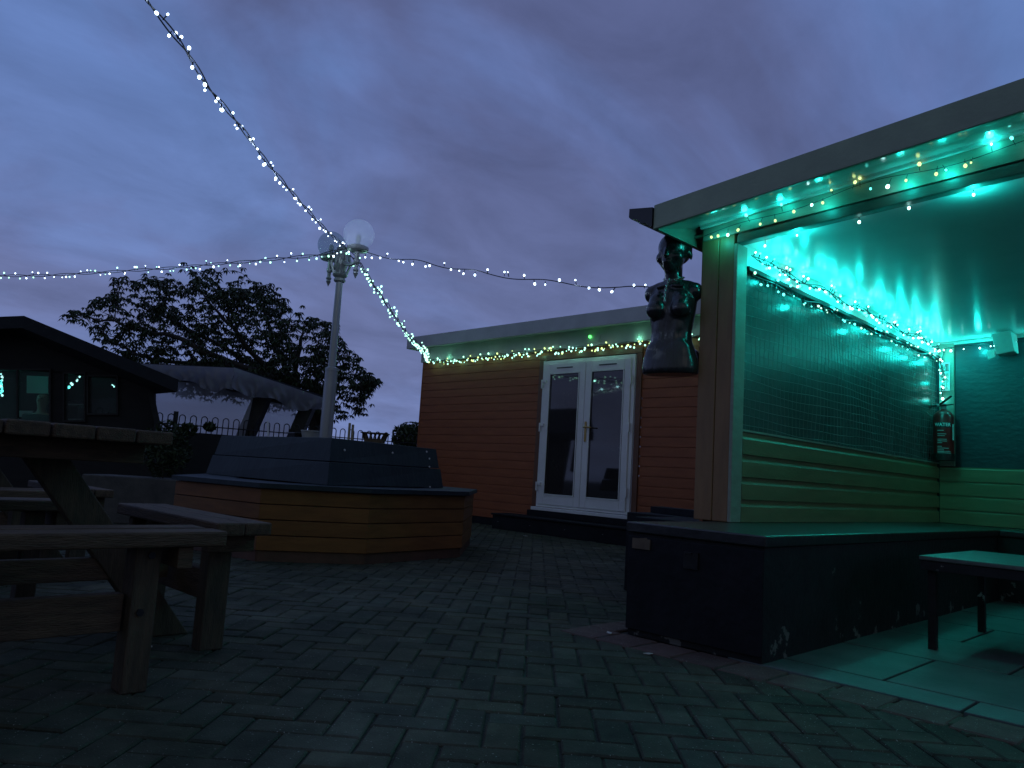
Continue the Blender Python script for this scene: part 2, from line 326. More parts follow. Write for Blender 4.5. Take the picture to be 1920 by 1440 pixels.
for i in range(-40, 125):
    for j in range(-80, 80):
        t = (i-j) % 4
        if t == 0: u, v, hw, hh = i+1, j+.5, 1, .5
        elif t == 3: u, v, hw, hh = i+.5, j+1, .5, 1
        else: continue
        x = (u*ca_-v*sa_)*S; y = (u*sa_+v*ca_)*S
        if x > 1.6 or y < -2.2 or y > 7.2: continue
        dep = x*FW.x+y*FW.y; lat = x*RT.x+y*RT.y
        if dep < .9 or abs(lat) > dep*.78+.7 or dep > 12.5: continue
        if y > 2.84 and x > -2.15 : continue
        k = random.gauss(1, .13); h = random.random()
        pv_t = (k*(1.0+.10*h), k, k*(1.05-.13*h))
        brick(pv, x, y, hw*S-g*random.uniform(.6, 1.6), hh*S-g*random.uniform(.6, 1.6), ang+random.gauss(0, .007), pv_t, random.gauss(0, .0014))
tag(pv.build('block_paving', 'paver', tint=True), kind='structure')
# reddish border course round the shelter
bd = MB(); x = -2.33
while x < 1.4:
    k = random.gauss(1, .12)
    brick(bd, x+.0975/2*2, 2.79, .0925, .103, 0, (k, k, k), .004); x += .196
y = 2.99
while y < 4.2:
    k = random.gauss(1, .12); brick(bd, -2.255, y, .072, .0965, 0, (k, k, k), .004); y += .2
tag(bd.build('paving_border', 'redpaver', tint=True), kind='structure')
# slab floor of the shelter: rows of big slabs with open joints
sl = MB(); jt = .012
rows = [(2.905, 3.105, -.778), (3.105, 3.70, -1.09), (3.70, 4.30, -.82), (4.30, 4.90, -1.15), (4.90, 5.5, -.85), (5.5, 6.1, -1.1), (6.1, 6.7, -.8)]
for y0, y1, xs in rows:
    x = xs-.6*1.5
    x = xs-.9*2
    while x < 1.5:
        a, b_ = max(x+jt/2, -1.62), x+.9-jt/2
        if b_ > a: sl.box(a, b_, y0+jt/2, y1-jt/2, -.015, .006+random.gauss(0, .0008))
        x += .9
tag(sl.build('slab_floor', 'slab', bevel=.003), kind='structure')

# ------------------------------------------------------------------ bench box in the shelter (L shaped)
bb = thing('corner_bench', 'black boxed corner bench with a wide lid, lining the lit shelter', 'bench', (-1.5, 2.9, 0))
b = MB(); b.box(-2.12, -1.475, 2.912, 6.9, 0.0, .452); b.box(-1.475, 1.2, 6.40, 6.9, 0, .452)
part(b, 'box_front', 'wornblack', bb, bevel=.004)
b = MB(); b.box(-2.14, -1.462, 2.898, 7.0, .454, .50); b.box(-1.460, 1.2, 6.385, 7.0, .454, .50)
part(b, 'bench_lid', 'blackgloss', bb, bevel=.006)
b = MB(); b.box(-2.125, -1.47, 2.900, 2.910, .03, .44)
part(b, 'end_panel', 'black', bb, bevel=.003)
b = MB(); b.box(-2.10, -2.005, 2.893, 2.899, .385, .43)
b.add([(-2.075, 2.8925, .43), (-2.02, 2.8925, .43), (-2.02, 2.8925, .437)], [(0, 1, 2)])
part(b, 'torn_patch', 'barewood', bb).__setitem__('label', 'bare brown patch where the black paint is torn off')
b = MB(); b.box(-1.83, -1.76, 2.892, 2.899, .33, .40); b.box(-1.825, -1.79, 2.886, 2.892, .392, .398); part(b, 'latch_plate', 'blackgloss', bb)
# dwarf plinth that carries the post and wall, hidden behind the bench
b = MB().box(-2.60, -2.142, 3.60, 7.1, .0, .488)
tag(b.build('wall_plinth', 'black', bevel=.004), 'low black plinth running under the shelter side wall beside the bench', 'plinth')
tag(MB().add([onz(1225, 960, .545), onz(1300, 958, .545), onz(1300, 951, .56), onz(1228, 955, .56)] if False else
    [(-2.95, 4.25, .49), (-2.45, 4.12, .49), (-2.45, 4.25, .49), (-2.95, 4.38, .49), (-2.95, 4.25, .53), (-2.45, 4.12, .53), (-2.45, 4.25, .53), (-2.95, 4.38, .53)],
    [(0, 3, 2, 1), (4, 5, 6, 7), (0, 1, 5, 4), (1, 2, 6, 5), (2, 3, 7, 6), (3, 0, 4, 7)]).build('wood_offcut', 'black'), 'short black board sticking out behind the foot of the shelter post', 'board')
tag(MB().box(-2.99, -2.60, 4.05, 4.45, 0, .488).build('crate', 'black', bevel=.004), 'low black box standing behind the shelter post', 'box')

# ------------------------------------------------------------------ shelter (open cabin)
XW = -2.05; YP = 3.675; YB = 7.12
sh = thing('shelter', 'open fronted wooden shelter glowing green and teal under its flat roof', 'shelter', (XW, YP, 0))
b = MB()
b.box(-2.272, -2.165, YP, YP+.10, .502, 2.11); b.box(-2.163, XW-.022, YP+.003, YP+.10, .502, 2.11)
part(b, 'corner_post', 'post', sh, bevel=.004)
b = MB().box(XW-.02, XW, YP-.004, YP+.105, .502, 2.0); part(b, 'post_trim', 'frieze', sh, bevel=.003)
b = MB().box(.95, 1.15, YP, YP+.12, .02, 2.30); part(b, 'corner_post', 'post', sh, bevel=.004)
def clad(mb, a, b_, z0, z1, pitch, nrm, lap=.014, t=.02, groove=.018):
    """shiplap boards between ground points a and b, facing nrm"""
    a = Vector((*a, 0)); b_ = Vector((*b_, 0)); nr = Vector((*nrm, 0)); n = max(1, round((z1-z0)/pitch)); h = (z1-z0)/n
    prof = [(-t, 0), (lap, 0), (lap, .30*h), (lap*.95, h-groove*1.3), (lap*.55, h-groove*.95), (0, h-groove*.8), (0, h-.001), (-t, h-.001)]
    for i in range(n):
        z = z0+i*h; k = len(prof)
        vs = [a+nr*p+Vector((0, 0, z+q)) for p, q in prof]+[b_+nr*p+Vector((0, 0, z+q)) for p, q in prof]
        fs = [(j, (j+1) % k, k+(j+1) % k, k+j) for j in range(k)]+[tuple(range(k))[::-1], tuple(range(k, 2*k))]
        tt = random.gauss(1, .05); mb.add(vs, fs, (tt, tt, tt))
b = MB(); clad(b, (XW-.015, YP+.11), (XW-.015, YB-.03), .503, .985, .125, (1, 0), .014, .02, .03)
part(b, 'side_boards', 'cabinboard', sh)
b = MB(); clad(b, (XW+.002, YB-.015), (1.15, YB-.015), .503, .965, .122, (0, -1), .010, .02, .014)
part(b, 'back_boards', 'cabinboard', sh)
b = MB(); b.box(XW-.03, XW-.006, YP+.1, YB, .986, .998); part(b, 'side_ledge', 'frieze', sh)
b = MB(); b.box(XW-.05, XW-.03, YP+.1, YB-.001, .986, 1.88); b.box(XW-.075, XW-.052, YP+.1, YB-.001, .3, 2.07); part(b, 'side_panel', 'darkpanel', sh)
b = MB(); b.box(XW-.08, 1.15, YB, YB+.02, .0, 2.3); part(b, 'back_panel', 'bluepanel', sh)
# wire mesh on the side wall
random.seed(9); b = MB()
def sag(y, z): return XW-.012+.006*math.sin(y*3.1+z*4)+.004*math.sin(y*9+z*13)
for z in np.arange(1.02, 1.88, .0515):
    pts = [(sag(y, z), y, z+.009*math.sin(y*2.6+z*5)+.004*math.sin(y*8+z*31)) for y in np.arange(YP+.11, YB-.02, .1)]
    b.tube(pts, .0013, 4, False)
for y in np.arange(YP+.15, YB-.02, .052):
    pts = [(sag(y, z)+.002, y+.007*math.sin(z*6+y*5), z) for z in np.arange(.99, 1.9, .09)]
    b.tube(pts, .0009, 4, False)
part(b, 'wire_mesh', 'wire', sh)
def sz(x): return 2.149+.083*(x+2.067)                          # top of the frieze along the rising roof
def bz(x): return 1.997+.058*(x+2.05)                           # underside of the front beam
def slab3(mb, x0, x1, y0, y1, zb0, zb1, zt0, zt1): return mb.hexa([(x0, y0, zb0), (x1, y0, zb1), (x1, y1, zb1), (x0, y1, zb0), (x0, y0, zt0), (x1, y0, zt1), (x1, y1, zt1), (x0, y1, zt0)])
b = MB(); slab3(b, XW-.21, 1.3, YP-.012, YP+.0, bz(XW)+.045, bz(1.3)+.055, sz(XW-.21)-.01, sz(1.3)-.01); 
part(b, 'frieze_board', 'frieze', sh, bevel=.002)
b = MB(); slab3(b, XW, 1.3, YP+.001, YP+.05, bz(XW), bz(1.3), bz(XW)+.09, bz(1.3)+.09)
slab3(b, XW, 1.3, YP-.010, YP+.0005, bz(XW), bz(1.3), bz(XW)+.043, bz(1.3)+.052)
part(b, 'front_beam', 'beam', sh, bevel=.002)
b = MB(); slab3(b, XW-.22, 1.3, YP-.032, YP-.013, sz(XW-.22)-.022, sz(1.3)-.022, sz(XW-.22)-.003, sz(1.3)-.003)
part(b, 'frieze_bead', 'whiterail', sh, bevel=.003)
# side rail, white, between mesh and ceiling
b = MB(); b.box(XW-.03, XW-.004, YP+.051, YB-.0, 1.90, 2.02); part(b, 'side_rail', 'whiterail', sh, bevel=.003)
b = MB(); b.box(XW-.03, XW+.012, YP+.11, YB-.0, 1.872, 1.898); part(b, 'mesh_batten', 'darkwood', sh, bevel=.003)
def cz(x): return 2.015+.05*(x+2.05)
b = MB(); slab3(b, XW-.03, 1.3, YP+.052, YB, cz(XW-.03), cz(1.3), cz(XW-.03)+.02, cz(1.3)+.02)
part(b, 'ceiling', 'ceiling', sh)
b = MB(); slab3(b, XW, 1.15, YB-.02, YB-.002, cz(XW)-.03, cz(1.15)-.03, cz(XW)-.003, cz(1.15)-.003); part(b, 'back_cornice', 'whiterail', sh, bevel=.002)
# roof edge
YF = 3.30
def fb(x): return 2.073+.088*(x+1.858)
b = MB(); slab3(b, -2.345, 1.7, YF, YF+.022, fb(-2.345)-.0, fb(1.7), 2.164+.088*0, 2.164+.088*(1.7+2.349)); 
part(b, 'fascia_board', 'fascia', sh, bevel=.004)
b = MB(); x0, x1 = -2.345, 1.7
b.hexa([(x0, YF+.024, fb(x0)+.004), (x1, YF+.024, fb(x1)+.004), (x1, YP-.011, sz(x1)), (x0, YP-.011, sz(x0)), (x0, YF+.024, fb(x0)+.014), (x1, YF+.024, fb(x1)+.014), (x1, YP-.011, sz(x1)+.01), (x0, YP-.011, sz(x0)+.01)])
part(b, 'soffit', 'soffit', sh)
b = MB(); b.box(-2.345, XW-.21, YP+.001, 7.3, 2.075, 2.09); b.box(-2.345, -2.325, YF+.023, 7.3, 2.03, 2.16)
part(b, 'side_eave', 'frieze', sh)
b = MB(); slab3(b, -2.34, 1.7, YF+.03, 7.35, 2.145, 2.145+.088*4.05, 2.155, 2.155+.088*4.05); part(b, 'roof_sheet', 'roofdark', sh)
b = MB(); b.box(-2.295, -2.275, YP+.10, YB, .49, 2.07); part(b, 'outer_wall', 'orange', sh)
# gutter with a moulded section running back along the eave
gp = [(-2.347, 2.150), (-2.50, 2.172), (-2.502, 2.125), (-2.49, 2.112), (-2.455, 2.104), (-2.44, 2.10), (-2.43, 2.075), (-2.385, 2.07), (-2.36, 2.045), (-2.347, 2.045)]
b = MB(); k = len(gp); b.add([(x, YF-.01, z) for x, z in gp]+[(x, 7.3, z) for x, z in gp], [(j, (j+1) % k, k+(j+1) % k, k+j) for j in range(k)]+[tuple(range(k))[::-1], tuple(range(k, 2*k))])
part(b, 'gutter', 'gutter', sh)
# corner board on the back wall with notice and extinguisher
b = MB(); b.box(XW+.0, XW+.115, YB-.022, YB-.002, .97, 2.005); part(b, 'corner_board', 'frieze', sh, bevel=.003)

sg = thing('safety_notice', 'narrow white safety notice with sideways green print on corner board above extinguisher', 'notice', (-2.03, 7.09, 1.7))
part(MB().box(-2.045, -1.965, 7.090, 7.094, 1.60, 1.84), 'notice_board', 'white', sg)
def text(s, size, m, M4, name, par, ext=.0006):
    cu = bpy.data.curves.new(name, 'FONT'); cu.body = s; cu.size = size; cu.extrude = ext; cu.align_x = 'CENTER'; cu.align_y = 'CENTER'; cu.offset = size*.02
    o = bpy.data.objects.new(name, cu); C.objects.link(o)
    dg = bpy.context.evaluated_depsgraph_get(); dg.update(); me = bpy.data.meshes.new_from_object(o.evaluated_get(dg))
    bpy.data.objects.remove(o); me.transform(M4); me.materials.clear(); me.materials.append(MT[m]); me.name = name
    q = bpy.data.objects.new(name, me); C.objects.link(q)
    if par: q.parent = par
    return q
b = MB(); b.box(-2.000, -1.972, 7.0885, 7.0895, 1.765, 1.832); part(b, 'red_symbol', 'red', sg)
b = MB()
random.seed(2)
for c_, x in enumerate((-2.036, -2.024, -2.012)):
    z = 1.61
    while z < 1.83:
        h = random.uniform(.008, .03); 
        if z+h < 1.832: b.box(x, x+.008, 7.0885, 7.0895, z, z+h)
        z += h+.007
for z in np.arange(1.615, 1.755, .011): b.box(-1.998, -1.998+random.uniform(.01, .026), 7.0885, 7.0895, z, z+.005)
part(b, 'print', 'greenprint', sg)

# security box on the ceiling edge
sb = thing('light_box', 'white wedge shaped fitting with tilted flap under the ceiling against back wall', 'light fitting', (-1.55, 7.05, 1.95))
b = MB(); b.hexa([(-1.60, 6.98, 1.865), (-1.47, 6.96, 1.88), (-1.47, 7.10, 1.88), (-1.60, 7.10, 1.865), (-1.615, 6.90, 2.02), (-1.48, 6.88, 2.035), (-1.48, 7.10, 2.035), (-1.615, 7.10, 2.02)])
part(b, 'housing', 'whiterail', sb, bevel=.006)
b = MB(); b.hexa([(-1.66, 6.99, 1.83), (-1.605, 6.98, 1.845), (-1.605, 7.0, 1.845), (-1.66, 7.01, 1.83), (-1.67, 6.99, 1.90), (-1.61, 6.98, 1.91), (-1.61, 7.0, 1.91), (-1.67, 7.01, 1.90)])
part(b, 'flap', 'whiterail', sb, bevel=.004)

# fire extinguisher
ex, ey, ez = -1.985, 6.985, 1.015
fe = thing('fire_extinguisher', 'red water fire extinguisher with black hose hanging in shelter corner', 'fire extinguisher', (ex, ey, ez))
r = .078
part(MB().lathe([(r*.92, .0), (r, .01), (r, .315), (r*.96, .335), (r*.82, .355), (r*.55, .372), (.024, .38), (.022, .39)], 28, (ex, ey, ez+.03)), 'cylinder', 'red', fe, smooth=True)
part(MB().lathe([(r*1.03, 0), (r*1.05, .05), (r*1.03, .055)], 28, (ex, ey, ez-.005)), 'base_boot', 'rubber', fe)
part(MB().lathe([(.02, .39), (.024, .40), (.024, .44), (.014, .45)], 14, (ex, ey, ez+.02)).tube([(ex-.02, ey-.02, ez+.445), (ex-.045, ey-.03, ez+.45)], .011, 8), 'valve', 'darkgalv', fe)
b = MB(); b.beam((ex-.02, ey-.02, ez+.455), (ex+.075, ey-.06, ez+.52), .022, .007); b.beam((ex-.02, ey-.02, ez+.445), (ex+.085, ey-.06, ez+.45), .022, .007)
part(b, 'handle', 'iron', fe)
hp = [Vector((ex-.04, ey-.03, ez+.45)), Vector((ex-.085, ey-.035, ez+.44)), Vector((ex-.118, ey-.04, ez+.40)), Vector((ex-.128, ey-.045, ez+.30)), Vector((ex-.118, ey-.05, ez+.18)), Vector((ex-.10, ey-.05, ez+.08)), Vector((ex-.088, ey-.05, ez+.02))]
part(MB().tube(hp, .0115, 8), 'hose', 'rubber', fe, smooth=True)
# label wrapped on the barrel, facing the yard
fa = math.atan2(-ey, -ex)
def curved(a0, a1, z0, z1, rr, n=10):
    m_ = MB(); vs = [(ex+rr*math.cos(fa+a), ey+rr*math.sin(fa+a), z) for z in (z0, z1) for a in np.linspace(a0, a1, n)]
    m_.add(vs, [(i, i+1, n+i+1, n+i) for i in range(n-1)]); return m_
lb = curved(-.62, .72, ez+.262, ez+.305, r+.0012); part(lb, 'name_panel', 'darkprint', fe)
b = MB(); random.seed(3)
for q in range(13):
    z = ez+.235-q*.0145
    if q in (1, 4, 8): continue
    w = random.uniform(.35, 1.0)
    m_ = curved(-.6, -.6+1.2*w, z, z+.005, r+.0012); b.add(m_.v, m_.f)
for q in range(3):
    m_ = curved(-.6, .68, ez+.04+q*.012, ez+.045+q*.012, r+.0012); b.add(m_.v, m_.f)
part(b, 'small_print', 'paper', fe)
dirf = Vector((math.cos(fa), math.sin(fa), 0)); sx_ = Vector((-dirf.y, dirf.x, 0))
T = Matrix.Translation(dirf*(r+.0035)+Vector((0, 0, .284))) @ Matrix([[sx_.x, 0, dirf.x, 0], [sx_.y, 0, dirf.y, 0], [0, 1, 0, 0], [0, 0, 0, 1]])
wt = text('WATER', .038, 'white', T, 'water_lettering', fe)
for v in wt.data.vertices:      # bend the word round the barrel
    p = v.co; u = p.x*sx_.x+p.y*sx_.y; w = p.x*dirf.x+p.y*dirf.y; a = fa+u*.92/r-.10; q = w
    v.co = (q*math.cos(a), q*math.sin(a), p.z)
b = MB(); b.box(ex+.079, ex+.084, ey-.045, ey-.03, ez+.16, ez+.29); part(b, 'side_tag', 'white', fe)

# low table in the shelter
tb = thing('low_table', 'low black table with scuffed top and chipped legs on the slab floor', 'table', (-.8, 4.2, .006))
tx0, tx1, ty0, ty1 = -1.215, -.15, 3.90, 4.78
part(MB().box(tx0, tx1, ty0, ty1, .405, .425), 'table_top', 'tabletopm', tb, bevel=.004)
b = MB(); b.box(tx0+.004, tx1-.004, ty0+.006, ty0+.024, .36, .403); b.box(tx0+.004, tx1-.004, ty1-.024, ty1-.006, .36, .403); b.box(tx0+.006, tx0+.024, ty0+.025, ty1-.025, .36, .403); b.box(tx1-.024, tx1-.006, ty0+.025, ty1-.025, .36, .403)
part(b, 'apron', 'worntable', tb, bevel=.003)
for lx, ly in ((tx0+.028, ty0+.03), (tx0+.028, ty1-.05), (tx1-.05, ty0+.03), (tx1-.05, ty1-.05)):
    part(MB().box(lx, lx+.034, ly, ly+.034, .006, .36), 'leg', 'worntable', tb, bevel=.003)

# ------------------------------------------------------------------ orange building with french doors
YB2 = 7.12; XL = -9.13; XR = -3.2
bd_ = thing('orange_cabin', 'flat roofed cabin clad in orange boards with white french doors', 'building', (XL, YB2, 0))
DX0, DX1, DZ0, DZ1 = -6.63, -5.20, .31, 2.135
b = MB()
clad(b, (XL, YB2), (DX0-.085, YB2), .10, 2.285, .107, (0, -1), .008, .02, .012)
part(b, 'siding', 'orange', bd_); b = MB()
clad(b, (DX1+.085, YB2), (XR, YB2), .10, 2.285, .107, (0, -1), .008, .02, .012)
part(b, 'siding', 'orange', bd_)
b = MB(); b.box(XL+.006, DX0-.084, YB2+.021, YB2+.035, .10, 2.28); b.box(DX1+.084, XR, YB2+.021, YB2+.035, .10, 2.28); b.box(XL-.02, XL+.005, YB2-.012, YB2+5, .10, 2.285); b.box(DX0-.083, DX1+.083, YB2-.005, YB2+.015, DZ1+.078, 2.285); part(b, 'side_wall', 'orange', bd_)
b = MB(); b.box(XL-.01, XR, YB2+.02, YB2+5, -.0, .098); b.box(XL, XR, YB2-.002, YB2+.018, 0, .098); part(b, 'base_skirt', 'black', bd_)
b = MB(); b.box(DX0-.083, DX0-.012, YB2-.028, YB2-.0, .10, DZ1+.01); b.box(DX1+.012, DX1+.083, YB2-.028, YB2, .10, DZ1+.01); b.box(DX0-.083, DX1+.083, YB2-.030, YB2, DZ1+.012, DZ1+.076)
part(b, 'door_surround', 'trim', bd_, bevel=.004)
b = MB(); b.box(XL-.04, XR, YB2-.04, YB2-.02, 2.275, 2.49); b.box(XL-.04, XL-.021, YB2-.019, YB2+5, 2.275, 2.49); part(b, 'frieze_board', 'cream', bd_, bevel=.004)
b = MB(); b.box(XL-.05, XR+.1, YB2-.32, YB2-.295, 2.44, 2.612); b.box(XL-.05, XL-.026, YB2-.294, YB2+5.3, 2.44, 2.612)
part(b, 'fascia_board', 'cream', bd_, bevel=.006)
b = MB(); b.box(XL-.02, XR+.1, YB2-.29, YB2+5.2, 2.492, 2.505); b.box(XL-.02, XR+.1, YB2-.29, YB2+5.2, 2.595, 2.605); part(b, 'roof', 'cream', bd_)
b = MB(); b.box(-6.0, -5.72, YB2-.056, YB2-.041, 2.315, 2.40); part(b, 'vent_plate', 'cream', bd_, bevel=.003)
df = None
b = MB(); y0, y1 = YB2-.040, YB2+.0
b.box(DX0, DX0+.045, y0, y1, DZ0, DZ1); b.box(DX1-.045, DX1, y0, y1, DZ0, DZ1); b.box(DX0+.045, DX1-.045, y0, y1, DZ1-.04, DZ1); b.box(DX0+.045, DX1-.045, y0, y1, DZ0, DZ0+.03)
part(b, 'door_frame', 'upvc', bd_, bevel=.003)
part(MB().box(DX0-.03, DX1+.02, YB2-.10, YB2-.041, DZ0-.045, DZ0-.005), 'door_sill', 'upvc', bd_, bevel=.004)
mid = (DX0+DX1)/2
for k, (a, c_) in enumerate(((DX0+.047, mid-.003), (mid+.003, DX1-.047))):
    st = .088; z0, z1 = DZ0+.032, DZ1-.042; ya, yb = YB2-.058, YB2-.012
    b = MB(); b.box(a, a+st, ya, yb, z0, z1); b.box(c_-st, c_, ya, yb, z0, z1); b.box(a+st, c_-st, ya, yb, z0, z0+.118); b.box(a+st, c_-st, ya, yb, z1-.125, z1)
    leaf = part(b, 'door', 'upvc', bd_, bevel=.006)
    def sub(mb, nm, m, **kk): return part(mb, nm, m, bd_, par=leaf, **kk)
    sub(MB().box(a+st+.001, c_-st-.001, YB2-.045, YB2-.035, z0+.119, z1-.126), 'pane', 'pane')
    q = MB(); w0, w1, h0, h1 = a+st, c_-st, z0+.118, z1-.125
    q.box(w0, w0+.012, YB2-.066, YB2-.0585, h0, h1); q.box(w1-.012, w1, YB2-.066, YB2-.0585, h0, h1); q.box(w0+.012, w1-.012, YB2-.066, YB2-.0585, h0, h0+.012); q.box(w0+.012, w1-.012, YB2-.066, YB2-.0585, h1-.012, h1)
    sub(q, 'glazing_bead', 'upvc', bevel=.003)
    sub(MB().box((a+c_)/2-.13, (a+c_)/2+.13, YB2-.064, YB2-.0585, z1-.066, z1-.053), 'trickle_vent', 'darkprint')
    for hzv in (z0+.22, (z0+z1)/2+.08, z1-.25):
        hx = a-.03 if k == 0 else c_+.01
        q = MB().box(hx, hx+.02, YB2-.085, YB2-.059, hzv-.06, hzv+.05); q.box(hx-.01 if k else hx+.02, hx+.005 if k else hx+.07, YB2-.078, YB2-.059, hzv+.01, hzv+.045)
        sub(q, 'hinge', 'upvc', bevel=.003)
    if k:
        q = MB().box(a+.028, a+.056, YB2-.070, YB2-.0585, 1.12, 1.36); sub(q, 'handle_plate', 'brass', bevel=.004)
        q = MB().tube([(a+.042, YB2-.07, 1.29), (a+.042, YB2-.105, 1.29), (a+.06, YB2-.11, 1.292), (a+.16, YB2-.108, 1.285)], .008, 8); sub(q, 'handle', 'brass', smooth=True)
ds = thing('door_step', 'wide black wooden step in front of the white french doors', 'step', (-6, 6.9, 0))
part(MB().box(-7.06, -4.6, 6.76, 7.10, .0, .165), 'step_box', 'black', ds, bevel=.004)
part(MB().box(-7.08, -4.6, 6.745, 7.105, .167, .19), 'tread', 'black', ds, bevel=.005)
part(MB().box(-6.72, -5.1, 7.02, 7.108, .192, .262), 'riser', 'black', ds, bevel=.004)
for x in (-6.95, -6.4, -5.85, -5.3): part(MB().lathe([(.006, 0), (.006, .002)], 8, (x, 6.752, .09)), 'screw', 'screw', ds)

# ------------------------------------------------------------------ octagonal bench planter
PV = [(-5.9, 2.336), (-4.888, 2.51), (-4.525, 3.141), (-4.68, 4.16), (-5.44, 4.945), (-6.4, 4.95), (-7.0, 4.2), (-6.85, 3.0)]
PC = Vector((-5.75, 3.65, 0))
pl = thing('octagonal_bench', 'eight sided bench of ochre boards with dark blue seat around the lamp', 'bench', PC)
def inset(poly, d): return [tuple((Vector((*p, 0))+(PC-Vector((*p, 0))).normalized()*d)[:2]) for p in poly]
N8 = len(PV)
b = MB(); kk = MB()
for i in range(N8):
    a, c_ = PV[i], PV[(i+1) % N8]; nr = Vector((c_[1]-a[1], -(c_[0]-a[0]))).normalized()
    if nr.dot(Vector(a)-Vector(PC[:2])) < 0: nr = -nr
    z = .075
    for q in range(4):
        h = .1035; ti = random.gauss(1, .08)
        a2 = Vector((*a, 0)); c2 = Vector((*c_, 0)); n3 = Vector((*nr, 0)); t_ = .02
        e0 = a2-n3*t_; e1 = c2-n3*t_
        b.hexa([a2+Vector((0, 0, z)), c2+Vector((0, 0, z)), e1+Vector((0, 0, z)), e0+Vector((0, 0, z)), a2+Vector((0, 0, z+h-.007)), c2+Vector((0, 0, z+h-.007)), e1+Vector((0, 0, z+h-.007)), e0+Vector((0, 0, z+h-.007))], (ti, ti*random.gauss(1, .03), ti))
        z += h
    e0 = a2-n3*.012; e1 = c2-n3*.012; f0 = a2-n3*.04; f1 = c2-n3*.04
    kk.hexa([p+Vector((0, 0, zz)) for zz in (0, .072) for p in (e0, e1, f1, f0)])
    # backing so no light shows through the joints
    g0 = a2-n3*.022; g1 = c2-n3*.022
    kk.hexa([p+Vector((0, 0, zz)) for zz in (.074, .485) for p in (g0, g1, g1-n3*.01, g0-n3*.01)])
MT['yellowboard_t'] = mat('ochre_bench_board', (.20, .085, .020), .6, (.14, .058, .013), 4, (1, 1, 5), bump=.3, bscale=40, spec=.35, attr='tint')
part(b, 'facing_boards', 'yellowboard_t', pl, tint=True, bevel=.002); part(kk, 'kick_board', 'kick', pl)
outp = inset(PV, -.035); inp = inset(PV, .42)
b = MB()
for i in range(N8):
    j = (i+1) % N8; b.hexa([(*outp[i], .49), (*outp[j], .49), (*inp[j], .49), (*inp[i], .49), (*outp[i], .522), (*outp[j], .522), (*inp[j], .522), (*inp[i], .522)])
part(b, 'seat', 'blueboard', pl)
# backrest: six leaning faces
A_ = at(622, 822, 5.62); R_ = at(820, 843, 7.0); L_ = at(412, 820, 6.85)
zt = .868
BT = [(A_.x, A_.y), (R_.x, R_.y), (R_.x-1.05, R_.y+.15), (-7.3, 4.85), (L_.x-.75, L_.y+.9), (L_.x, L_.y)]
bc = Vector((sum(p[0] for p in BT)/6, sum(p[1] for p in BT)/6, 0))
BBt = [tuple((Vector((*p, 0))+(Vector((*p, 0))-bc).normalized()*.085)[:2]) for p in BT]
def lerp(p, q, t): return tuple(p[k]+(q[k]-p[k])*t for k in range(2))
for i in range(6):
    j = (i+1) % 6; b = MB()
    for q in range(2):
        t0, t1 = (0, .485) if q == 0 else (.5, 1)
        lo = [lerp(BBt[i], BT[i], t0), lerp(BBt[j], BT[j], t0)]; hi = [lerp(BBt[i], BT[i], t1), lerp(BBt[j], BT[j], t1)]
        if q: s_ = .012
        else: s_ = 0
        def inn(p, d): return tuple((Vector((*p, 0))+(bc-Vector((*p, 0))).normalized()*d)[:2])
        za, zb_ = .524+(zt-.524)*t0, .524+(zt-.524)*t1
        b.hexa([(*inn(lo[0], s_), za), (*inn(lo[1], s_), za), (*inn(lo[1], .05), za), (*inn(lo[0], .05), za), (*inn(hi[0], s_), zb_), (*inn(hi[1], s_), zb_), (*inn(hi[1], .05), zb_), (*inn(hi[0], .05), zb_)])
    part(b, 'backrest', 'blueboard', pl, bevel=.003)
def onback(px, py): # screw on the right hand face
    a = Vector((*BBt[0], .524)); u = Vector((*BBt[1], .524))-a; w = Vector((*BT[0], zt))-a; n = u.cross(w).normalized()
    r_ = Vector(ray(px, py)).normalized(); o = Vector(CP); t = (a-o).dot(n)/r_.dot(n); return o+r_*t, n
for px, py in ((646, 844), (736, 849), (800, 847), (805, 860), (805, 875), (806, 913)):
    p, n = onback(px, py); n = n if n.dot(Vector(CP)-p) > 0 else -n
    m_ = MB().tube([p-n*.002, p+n*.004], .0085, 8); part(m_, 'screw', 'screw', pl)
part(MB().prism([tuple((Vector((*p, 0))+(bc-Vector((*p, 0))).normalized()*.06)[:2]) for p in BT], .55, .835), 'planting_bed', 'soil', pl)

# things standing in the planter top
ZS = .835
def onbed(px, dep): p = at(px, 820, dep); return Vector((p.x, p.y, ZS))
p = onbed(583, 6.95)
t_ = thing('plant_pot', 'pale grey pot standing against the foot of the lamp post', 'pot', p)
part(MB().lathe([(.070, 0), (.088, .115), (.094, .118), (.094, .13), (.08, .13), (.078, .11)], 20, p), 'pot_body', 'whitepot', t_, smooth=False)
part(MB().lathe([(.079, .10), (.079, .112)], 20, p), 'potting_soil', 'soil', t_)
p = onbed(555, 7.0)
t_ = thing('plant_trough', 'small black planting tub left of the pale grey pot', 'pot', p)
part(MB().hexa([(p.x-.05, p.y-.04, ZS), (p.x+.05, p.y-.04, ZS), (p.x+.05, p.y+.04, ZS), (p.x-.05, p.y+.04, ZS), (p.x-.065, p.y-.05, ZS+.09), (p.x+.065, p.y-.05, ZS+.09), (p.x+.065, p.y+.05, ZS+.09), (p.x-.065, p.y+.05, ZS+.09)]), 'tub', 'gutter', t_)
part(MB().box(p.x-.075, p.x+.075, p.y-.06, p.y+.06, ZS+.091, ZS+.105), 'tub_rim', 'gutter', t_, bevel=.003)
